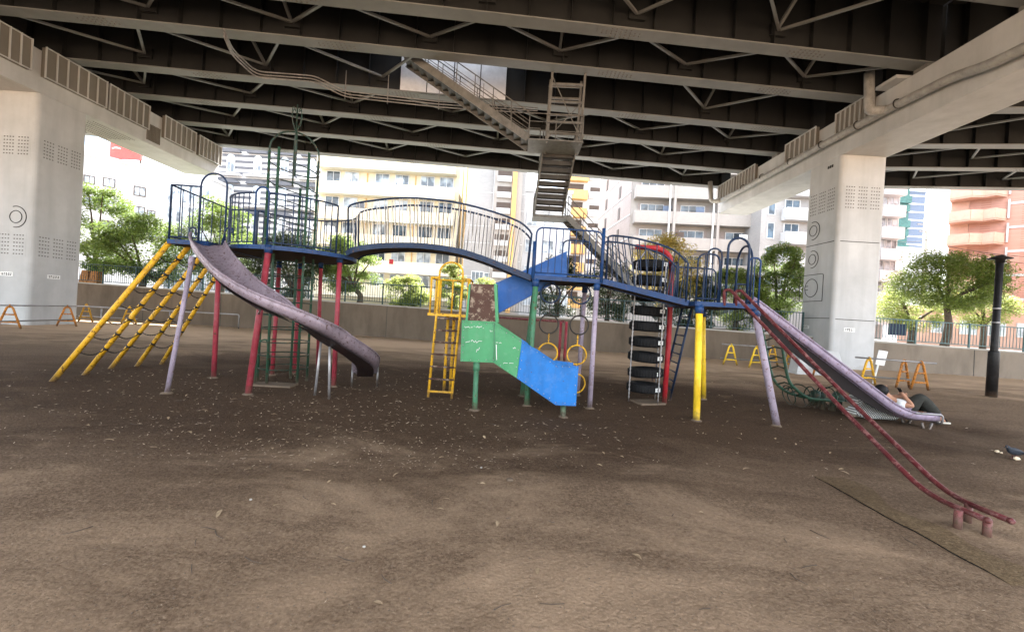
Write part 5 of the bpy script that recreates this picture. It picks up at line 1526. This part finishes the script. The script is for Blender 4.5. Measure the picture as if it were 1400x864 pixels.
tree('evergreen_tree', 'dark evergreen behind the sloping walkway left of the tyres', 795, 352, 868, 446, 24.3, 'dark', 4200, .17)
tree('flowering_tree', 'golden green tree rising behind the tyre tower', 858, 316, 956, 428, 24.6, 'gold', 6000, .18, clumps=56)
tree('evergreen_shrub', 'dark shrub between the scarlet pole and the yellow leg', 905, 372, 985, 456, 24, 'dark', 4600, .17, cat='shrub')
tree('evergreen_shrub', 'mid green shrub behind the right deck railing', 968, 362, 1046, 458, 24, 'mid', 5000, .17, cat='shrub')
tree('broadleaf_tree', 'lush bright green tree left of the right pier', 1030, 322, 1100, 446, 25, 'bright', 7000, .18, clumps=60)
tree('broadleaf_tree', 'broad round tree with bent trunk between right pier and lamp post', 1228, 342, 1362, 426, 23.2, 'mid', 12000, .15, trunk=(1292, 446), bend=.5, clumps=130)
tree('broadleaf_tree', 'pale loose tree left behind the bent-trunk tree', 1206, 392, 1290, 452, 27, 'pale', 3600, .18)
tree('broadleaf_tree', 'pale small tree right behind the bent-trunk tree', 1310, 388, 1384, 452, 27.5, 'pale', 3000, .18)
# ================================================================== buildings across the street
M['pane'] = glass_pane('window_glass'); M['pane_light'] = glass_pane('curtained_glass', (.22, .25, .28), .15)
M['frame_dark'] = plain('dark_window_frame', (.08, .06, .05), .5); M['frame_white'] = plain('white_window_frame', (.62, .63, .64), .5)
M['yellow_wall'] = plain('yellow_render', (.68, .61, .45), .8, .06); M['yellow_trim'] = plain('pale_yellow_render', (.68, .64, .52), .8, .06)
M['white_wall'] = plain('white_render', (.50, .50, .505), .8, .06); M['grey_wall'] = tiled('grey_facade_tile', (.36, .35, .345), (.30, .29, .285), .25, .09)
M['pink_tile'] = tiled('pinkish_facade_tile', (.36, .30, .28), (.28, .24, .22), .25, .09)
M['brick'] = tiled('orange_brick', (.52, .29, .23), (.42, .2, .14), .3, .1); M['brick_trim'] = plain('orange_render', (.58, .36, .28), .8, .08)
M['orange_wall'] = plain('orange_facade', (.60, .36, .14), .8); M['teal_net'] = plain('teal_safety_net', (.055, .125, .12), .8, .3, 2)
M['blue_grey'] = plain('blue_grey_cladding', (.10, .13, .19), .5); M['billboard_red'] = plain('billboard_red', (.60, .09, .08), .5)
M['stripe_grey'] = plain('striped_stone', (.10, .105, .12), .7); M['warm_wall'] = plain('warm_grey_render', (.33, .305, .285), .8, .06); M['rail_white'] = plain('white_rail', (.7, .7, .7), .5)
def put(o, parent):
    attach(o, parent); return o
class Bld:
    def __init__(s, name, label, px0, px1, pytop, d0, d1=None, depth=12, wall='white_wall', cat='building', top=None):
        d1 = d1 or d0
        s.A = P(px0, pytop, d0); s.zt = s.A.z if top is None else top; B = P(px1, pytop, d1); B.z = s.A.z = 1.0
        s.u = (B - s.A); s.W = s.u.length; s.u.normalize(); s.n = V((s.u.y, -s.u.x, 0)); s.wall = wall
        s.t = thing(name, s.A, label, cat)
        m = MB(); m.prism([s.A, B, B - s.n * depth, s.A - s.n * depth], (0, 0, s.zt - 1.0)); m.build('wall', M[wall], s.t)
        m = MB(); c = s.A + s.u * s.W / 2 - s.n * depth / 2; c.z = s.zt + .18
        m.box(c, (s.W + .3, depth + .3, .36), math.atan2(s.u.y, s.u.x)); m.build('roof', M[wall], s.t)
        s.rz = math.atan2(s.u.y, s.u.x); s.cache = {}
    def uv(s, px, py):
        r = ray(px, py); k = (s.A - EYE).dot(s.n) / r.dot(s.n); q = EYE + r * k
        return (q - s.A).dot(s.u), q.z
    def pt(s, u, z, o=0.0):
        q = s.A + s.u * u + s.n * o; q.z = z; return q
    def block(s, name, u0, u1, z0, z1, o0, o1, mat, parent=None):
        m = MB(); m.prism([s.pt(u0, z0, o0), s.pt(u1, z0, o0), s.pt(u1, z0, o1), s.pt(u0, z0, o1)], (0, 0, z1 - z0))
        return m.build(name, M[mat], parent or s.t)
    def window(s, u, z, w, h, fr='frame_white', pane='pane', mull=1, o=0.0):
        """u,z: centre"""
        key = (round(w, 2), round(h, 2), fr, pane, mull)
        if key not in s.cache:
            m = MB(); t = .07
            for x in (-w / 2, w / 2): m.box((x, 0, 0), (t, .10, h + t))
            for zz in (-h / 2, h / 2): m.box((0, 0, zz), (w - t, .10, t))
            for i in range(mull): m.box((-w / 2 + w * (i + 1) / (mull + 1), 0, 0), (t * .7, .08, h - t))
            a = m.build('window', M[fr]); g = MB(); g.box((0, .02, 0), (w - .02, .03, h - .02)); p_ = g.build('pane', M[pane]); p_.parent = a
            s.cache[key] = a; c = a
        else: c = copy_tree(s.cache[key])
        c.location = s.pt(u, z, .035 + o); c.rotation_euler = (0, 0, s.rz); attach(c, s.t)
        return c
    def wpx(s, px0, py0, px1, py1, **k):
        u0, z1 = s.uv(px0, py0); u1, z0 = s.uv(px1, py1)
        return s.window((u0 + u1) / 2, (z0 + z1) / 2, max(.3, u1 - u0), max(.3, z1 - z0), **k)
    def balcony(s, u0, u1, z, h=1.15, o=1.1, mat='white_wall', slab='white_wall', drop=.18):
        a = s.block('balcony', u0, u1, z, z + h, o - .12, o, mat)
        s.block('balcony_floor', u0, u1, z - drop, z + .02, 0.0, o - .002, slab, a)
        for uu in (u0, u1 - .12): s.block('balcony_side', uu, uu + .12, z + .021, z + h - .002, .0, o - .121, mat, a)
        return a

# white building with dark-framed windows, red billboard on its roof
b1 = Bld('office_building', 'white building with dark-framed windows behind the left trees', 70, 232, 222, 40, 46.5, 14, top=P(168, 222, 43.2).z)
for px, py, w, h in ((149, 250, 15, 14), (191, 262, 15, 15), (147, 279, 15, 14), (169, 283, 15, 15), (189.5, 289, 15, 15), (206.5, 292, 10, 9), (147, 308, 15, 14), (168, 312, 15, 14), (122, 246, 14, 13), (190, 318, 15, 14), (122, 275, 14, 13), (208, 322, 10, 10)):
    b1.wpx(px - w / 2, py - h / 2, px + w / 2, py + h / 2, fr='frame_dark', pane='pane_light')
for zz in (6.0, 9.2, 12.4): b1.block('string_course', .05, b1.W - .05, zz, zz + .1, .001, .03, 'frame_white')
u0, _ = b1.uv(160, 240); b1.block('downpipe', u0, u0 + .12, 1.6, b1.zt - .2, .002, .12, 'rail_white')
bb = thing('rooftop_billboard', P(168, 218, 44), 'red billboard with white curved stripes on the white building roof', 'billboard')
q0 = P(150, 205, 43.3); q1 = P(192, 222, 43.3)
m = MB(); m.prism([V((q0.x, q0.y, b1.zt + .38)), V((q1.x, q1.y, b1.zt + .38)), V((q1.x, q1.y, q0.z + .9)), V((q0.x, q0.y, q0.z + .9))], (0, .25, 0)); m.build('billboard_panel', M['billboard_red'], bb)
for i in range(3):
    m = MB(); c = V((q0.x + .7 + i * 1.0, q0.y - .04 + .13 * i, b1.zt + .5)); 
    pts = [c + V((math.cos(a) * .9 * (1 + .1 * i), .02, math.sin(a) * .95)) for a in [PI * (.35 + .3 * k_ / 8) for k_ in range(9)]]
    m.tube(pts, .07, 5); m.build('stripe', M['white'], bb)
for x in (.1, .9):
    m = MB(); q = q0.lerp(q1, x); m.lohi((q.x - .06, q.y + .3, b1.zt + .1), (q.x + .06, q.y + .42, q0.z)); m.build('billboard_post', M['frame_dark'], bb)
# glazed white block
b2 = Bld('office_building', 'pale glazed block between white building and striped building', 226, 290, 243, 58, 58, 4)
for i in range(4):
    for j in range(5): b2.window(.9 + i * 1.55, 3.2 + j * 3.0, 1.35, 2.5, pane='pane_light', mull=1)
b2b = Bld('office_building', 'tall plain pale tower behind the glazed block', 268, 316, 190, 78, 78, 3, 'white_wall')
for j in range(8): b2b.window(2.0, 5 + j * 3.3, 2.2, 1.2, pane='pane_light', mull=0); b2b.window(4.9, 5 + j * 3.3, 1.6, 1.2, pane='pane_light', mull=0)
# striped ornate building with arched windows and domed ledges
b3 = Bld('striped_building', 'ornate grey-and-white striped building with arched windows left of the yellow flats', 300, 446, 196, 62, 62, 14)
z = 2.2
while z < b3.zt - .5:
    b3.block('stone_band', .02, b3.W - .02, z, z + .38, .001, .06, 'stripe_grey'); z += .86
for fl in range(5):
    zc = b3.zt - 3.2 - fl * 4.4
    for k_ in range(4):
        uc = 1.9 + k_ * (b3.W - 3.8) / 3
        b3.block('ledge', uc - 1.7, uc + 1.7, zc - 1.5, zc - 1.2, .002, .7, 'white_wall')
        m = MB(); pts = [b3.pt(uc + 1.5 * math.cos(a), zc + 1.9 + .55 * math.sin(a), .002) for a in [PI * i / 10 for i in range(11)]]
        m.prism(pts, b3.n * .5); m.build('arched_hood', M['stripe_grey'], b3.t)
        w = b3.window(uc, zc + .1, 1.1, 2.0, pane='pane_light', mull=1, o=.06)
        m = MB(); pts = [b3.pt(uc + .58 * math.cos(a), zc + 1.12 + .58 * math.sin(a), .07) for a in [PI * i / 10 for i in range(11)]]
        m.prism(pts, b3.n * .06); m.build('fanlight', M['pane_light'], b3.t)
# yellow flats
b4 = Bld('apartment_block', 'yellow apartment block with long balconies behind the arched bridge', 441, 632, 188, 46, 46, 12, 'yellow_wall')
fz = [b4.uv(540, y)[1] for y in (406, 372.5, 338.5, 304.5, 270, 235.5, 201)]
random.seed(4)
for i, z in enumerate(fz):
    b4.block('balcony_floor', .05, b4.W - .35, z - .17, z + .03, .001, 1.10, 'yellow_trim')
    b4.block('balcony_parapet', .05, b4.W - .35, z + .031, z + 1.08, 1.0, 1.12, 'yellow_wall')
    for px in (453, 478, 520, 547, 582, 608):
        u, _ = b4.uv(px, 300); b4.window(u, z + 1.55, 1.45, 1.75, pane='pane_light' if random.random() < .75 else 'pane', mull=1)
    for px in (499, 565):
        u, _ = b4.uv(px, 300); b4.block('downpipe', u, u + .09, z + .1, z + 2.4, .002, .1, 'orange_wall')
u, z = b4.uv(539, 359); b4.block('drying_cloth', u - .22, u + .22, z - .3, z + .2, 1.125, 1.15, 'scarlet')
for px in (631, 636, 640):
    u, _ = b4.uv(px, 300); b4.block('service_pipe', u - .05, u + .06, 1.6, b4.zt - .5, .25, .36, 'orange_wall')
for i, z in enumerate(fz):
    for k_ in range(5):
        if random.random() < .6:
            u = random.uniform(.6, b4.W - 1.6)
            if random.random() < .5: b4.block('air_conditioner', u, u + .75, z + .04, z + .6, .25, .55, 'rail_white')
            else: b4.block('laundry', u, u + random.uniform(.4, 1.1), z + 1.12, z + 1.75, .8, .82, random.choice(('white', 'blue_grey', 'white', 'stripe_grey')))
# white panelled building right of it
b5 = Bld('office_building', 'white panelled building between yellow flats and staircase', 642, 722, 205, 43, 43, 12, 'grey_wall')
for i in range(7): b5.block('panel_joint', .05, b5.W - .05, 3.4 + i * 1.7, 3.44 + i * 1.7, .001, .012, 'frame_white')
b5.block('panel_joint', b5.W * .45, b5.W * .45 + .05, 1.6, b5.zt - .3, .001, .014, 'frame_white')
for (x0, y0, x1, y1) in ((645, 371, 660, 388), (662, 373, 680, 390), (676, 320, 692, 336), (676, 345, 692, 356), (645, 396, 680, 412)): b5.wpx(x0, y0, x1, y1, mull=2)
b5b = Bld('apartment_block', 'white stairwell flats with orange edge left of the hanging staircase', 678, 716, 222, 42.6, 42.6, 10, 'warm_wall')
for j in range(9):
    z = 4 + j * 1.6; b5b.block('balcony_opening', .3, 1.7, z, z + .6, .001, .03, 'frame_dark'); b5b.block('balcony_rail', .3, 1.7, z - .55, z - .01, .001, .25, 'white_wall')
b5b.block('orange_strip', 1.8, 2.25, 1.6, b5b.zt - .2, .001, .3, 'orange_wall')
b5c = Bld('office_building', 'low white building with bay panels behind the foot of the staircase', 716, 782, 262, 50, 50, 10, 'white_wall')
for i in range(3):
    for j in range(4): b5c.window(1.2 + i * 2.0, 3.4 + j * 3.1, 1.3, 1.5, pane='pane_light')
# orange balcony tower
b6 = Bld('apartment_block', 'tall flats with orange balconies right of the hanging staircase', 774, 834, 205, 70, 70, 12, 'white_wall')
ub, _ = b6.uv(803, 270)
for j in range(9):
    z = 3.2 + j * 2.95
    b6.balcony(.2, ub - .1, z, 1.3, 1.1, 'orange_wall', 'orange_wall')
    b6.block('balcony_opening', .6, ub - .7, z + 1.35, z + 2.5, .001, .03, 'frame_dark')
    b6.block('balcony_opening', ub + .4, b6.W - .3, z + 1.3, z + 2.1, .001, .03, 'frame_dark'); b6.block('balcony_rail', ub + .2, b6.W - .1, z + .2, z + 1.3, .001, .3, 'white_wall')
# big grey apartment block on the corner: tiled side face and balcony front
b7 = Bld('apartment_block', 'large pale grey apartment block with recessed balconies behind the tyre tower', 868, 1052, 190, 48, 47, 15, 'warm_wall')
C0 = b7.A; C1 = P(818, 300, 62); C1.z = 1.0; dv = (C1 - C0); 
m = MB(); m.prism([C0 + V((-.02, 0, 0)), C1, C1 + V((2, 3, 0)), C0 + V((.2, 6, 0))], (0, 0, b7.zt - 1.2)); wing_ = m.build('side_wing', M['pink_tile'], b7.t)
dn = V((-dv.y, dv.x, 0)).normalized(); dn = dn if dn.x < 0 else -dn
for j in range(8):
    z = 3.0 + j * 2.62; m = MB(); m.bar(C0 + dn * .04 + V((0, 0, z - 1)), C1 + dn * .04 + V((0, 0, z - 1)), .06, .14); m.build('string_course', M['white_wall'], wing_)
    for k_ in (.3, .72):
        q = C0.lerp(C1, k_) + dn * .04; m = MB(); m.bar(q + V((0, 0, z - .7)), q + V((0, 0, z + .7)), .7, .06, dn); m.build('side_window', M['frame_dark'], wing_)
for j in range(8):
    z = b7.uv(920, 375)[1] + (j - 2) * (b7.uv(920, 306)[1] - b7.uv(920, 340)[1])
    for a, e in ((.25, b7.W * .30), (b7.W * .31, b7.W * .62), (b7.W * .63, b7.W - .2)):
        b7.balcony(a, e, z, 1.15, 1.25, 'warm_wall', 'warm_wall')
        b7.block('recess', a + .5, e - .5, z + 1.2, z + 2.25, .001, .02, 'pink_tile')
        mid = (a + e) / 2; b7.window(mid, z + 1.55, min(2.6, (e - a) * .6), 1.15, pane='pane', mull=2)
    for q_ in range(3):
        u = random.uniform(.6, b7.W - 1.4)
        b7.block('air_conditioner', u, u + .8, z + .03, z + .62, .3, .6, 'rail_white') if random.random() < .5 else b7.block('laundry', u, u + .9, z + 1.2, z + 1.8, .9, .92, random.choice(('white', 'blue_grey', 'frame_dark')))
for k_ in (.305, .625):
    b7.block('pier_strip', b7.W * k_ - .1, b7.W * k_ + .16, 1.4, b7.zt - .2, .001, 1.35, 'warm_wall')
    b7.block('downpipe', b7.W * k_ - .6, b7.W * k_ - .46, 1.6, b7.zt - .5, 1.26, 1.38, 'rail_white')
# white flats left and right of the right pier
b8 = Bld('apartment_block', 'white flats with dark windows just left of the right pier', 1046, 1130, 215, 44, 44, 12, 'grey_wall')
for j in range(7):
    z = b8.uv(1070, 300)[1] + (j - 3) * 2.45
    b8.balcony(b8.uv(1068, 300)[0], b8.W - .3, z, 1.05, .9); b8.window(b8.uv(1082, 300)[0], z + 1.55, 1.5, .95, pane='pane', mull=1); b8.window(b8.uv(1054, 300)[0], z + 1.2, .7, 1.6, pane='pane', mull=0)
b9 = Bld('apartment_block', 'white flats with rounded balconies just right of the right pier', 1150, 1222, 206, 47, 47, 12, 'grey_wall')
ub = b9.uv(1226, 300)[0]
for j in range(9):
    z = b9.uv(1215, 297)[1] + (j - 5) * 2.35
    b9.balcony(b9.uv(1196, 300)[0], ub, z, 1.05, 1.1); 
    for px in (1203, 1220): b9.window(b9.uv(px, 300)[0], z + 1.5, 1.2, 1.5, pane='pane_light', mull=1)
# far tower wrapped in teal netting
b10 = Bld('tower_block', 'distant tower half wrapped in teal construction netting', 1226, 1266, 262, 105, 105, 4, 'blue_grey')
for j in range(16): b10.block('floor_band', b10.W * .42, b10.W - .1, 6 + j * 2.0, 6.35 + j * 2.0, .001, .05, 'white_wall')
for j in range(16):
    b10.block('safety_net', -.2 - .3 * (j % 2), b10.W * .40, 6.0 + j * 2.0, 7.8 + j * 2.0, .01, .4 + .35 * (j % 3), 'teal_net')
b10b = Bld('house', 'low pale house under the netted tower', 1212, 1290, 339, 80, 80, 3, 'white_wall', 'house')
for i in range(5): b10b.window(1.4 + i * 2.0, 6.5, 1.2, 1.2, pane='pane_light'); b10b.window(1.4 + i * 2.0, 10.2, 1.2, 1.2, pane='pane_light')
# orange brick block with angled balconies
b11 = Bld('apartment_block', 'orange brick apartment block with angled balconies at the right edge', 1332, 1560, 190, 40, 33.4, 12, 'brick')
for j in range(8):
    z = b11.uv(1340, 305)[1] + (j - 4) * 2.15
    a = b11.pt(-1.3, z, 1.2); c = b11.pt(.1, z, 1.55); e = b11.pt(.9, z, .9); g = b11.pt(1.6, z, 1.3); h = b11.pt(2.3, z, .02); k_ = b11.pt(-1.3, z, .0)
    m = MB(); m.prism([a, c, e, g, h, k_], (0, 0, .14)); bal = m.build('balcony', M['brick_trim'], b11.t)
    m = MB()
    for p0, p1 in ((k_, a), (a, c), (c, e), (e, g), (g, h)): m.bar(p0 + V((0, 0, .58)), p1 + V((0, 0, .58)), .1, .88)
    m.build('balcony_parapet', M['brick_trim'], bal)
    b11.block('floor_band', 2.4, b11.W - .1, z + 1.45, z + 1.65, .001, .05, 'white_wall')
    b11.block('stair_post', 2.34, 2.48, z + .2, z + 1.9, .1, .24, 'white_wall')
b11.block('side_core', -1.25, -.02, 1.5, b11.zt - .4, -6, -.02, 'brick_trim')
b12 = Bld('house', 'low red-walled house behind the teal fence', 1262, 1560, 424, 33, 31, 2.5, 'brick_trim', 'house')
for i in range(5): b12.window(1.2 + i * 1.9, 2.5, 1.1, 1.0, pane='pane_light')
# noticeboards on the fence, pole and wires
a = P(1216, 442, wallY(17) + .0); q = P(1240, 459, wallY(17.5))
m = MB(); yb = wallY(17.0) + .28; q0 = P(1216, 442, yb); q1 = P(1239, 459, yb); m.lohi((q0.x, yb, q1.z), (q1.x, yb + .05, q0.z)); o = m.build('notice_board', M['navy'], origin=(q0.x, yb, q1.z)); tag(o, 'dark blue notice board fixed behind the teal fence', 'board')
for px, py, lab in ((1268, 299, 'grey utility pole left of the orange brick block'), (851, 414, 'pale concrete utility pole behind the sloping walkway')):
    d = 36 if px > 1000 else 26; q = P(px, py, d); z0 = streetZ(q.x); zt = q.z if px > 1000 else q.z + 1.6
    t = thing('utility_pole', (q.x, d, z0), lab, 'pole', None)
    m = MB(); m.tube([(q.x, d, z0 - .1), (q.x, d, zt)], [.16, .11], 10); m.build('pole_shaft', M['coping'], t)
    m = MB(); m.box((q.x, d, zt - .5), (1.6, .09, .09)); m.box((q.x, d, zt - 1.1), (1.2, .09, .09)); m.build('cross_arm', M['galv'], t)
for i, (a, b_) in enumerate((((1268, 330), (1420, 352)), ((1268, 334), (1420, 362)), ((1200, 326), (1268, 328)))):
    p0 = P(*a, 36); p1 = P(*b_, 34); m = MB(); m.tube(chainpts(p0, p1, .25, 12), .022, 5); o = m.build('power_line', M['lamp_black'], origin=p0)
    tag(o, ('upper power line running right from the utility pole', 'lower power line running right from the utility pole', 'power line running left from the utility pole to the white flats')[i], 'wire')
# orange plastic barrier behind the left fence and blue post
for px, lab in ((118, 'orange plastic road barrier behind the fence nearest the left pier'), (131, 'orange plastic road barrier behind the fence second from the left pier')):
    q = P(px, 374, 24.6); z0 = streetZ(q.x); m = MB(); m.prism([V((q.x - .28, 24.4, z0)), V((q.x + .28, 24.4, z0)), V((q.x + .2, 24.5, z0 + .75)), V((q.x - .2, 24.5, z0 + .75))], (0, .35, 0))
    o = m.build('road_barrier', M['orange'], bevel=.04, origin=(q.x, 24.5, z0)); tag(o, lab, 'road barrier')

# ================================================================== sky and light
w = bpy.data.worlds.new('World'); scene.world = w; w.use_nodes = True; nt = w.node_tree
bg = nt.nodes['Background']; sky = nt.nodes.new('ShaderNodeTexSky'); sky.sky_type = 'NISHITA'; sky.sun_disc = False
SUN_EL, SUN_AZ = math.radians(56), math.radians(24)      # azimuth from +Y towards +X
sky.sun_elevation = SUN_EL; sky.sun_rotation = SUN_AZ; sky.air_density = 1.0; sky.dust_density = 1.6
tc_ = nt.nodes.new('ShaderNodeTexCoord'); mp = nt.nodes.new('ShaderNodeMapping'); mp.inputs['Scale'].default_value = (1, 1, 2.6)
nt.links.new(tc_.outputs['Generated'], mp.inputs['Vector'])
cn = noise(nt, mp.outputs['Vector'], 3.2, 8, .58, .4)
c = mix(nt, ramp(nt, cn, .42, .60), sky.outputs['Color'], (9.5, 9.2, 8.8, 1)); nt.links.new(c, bg.inputs['Color']); bg.inputs['Strength'].default_value = .13
sd = bpy.data.lights.new('sun', 'SUN'); sd.energy = 4.2; sd.angle = math.radians(.6); sd.color = (1, .95, .88)
so = bpy.data.objects.new('sun', sd); COL.objects.link(so)
sdir = V((math.cos(SUN_EL) * math.sin(SUN_AZ), math.cos(SUN_EL) * math.cos(SUN_AZ), math.sin(SUN_EL)))
so.rotation_euler = sdir.to_track_quat('Z', 'Y').to_euler(); so.location = (20, 10, 60)
vs = scene.view_settings; vs.view_transform = 'Standard'; vs.look = 'None'; vs.gamma = 1; vs.exposure = 2.85
scene.cycles.max_bounces = 7; scene.cycles.diffuse_bounces = 5; scene.cycles.glossy_bounces = 3; scene.cycles.transmission_bounces = 3
scene.cycles.use_denoising = True; scene.cycles.sample_clamp_indirect = 8; scene.cycles.use_adaptive_sampling = True
scene.cycles.adaptive_threshold = .015; scene.cycles.caustics_reflective = False; scene.cycles.caustics_refractive = False
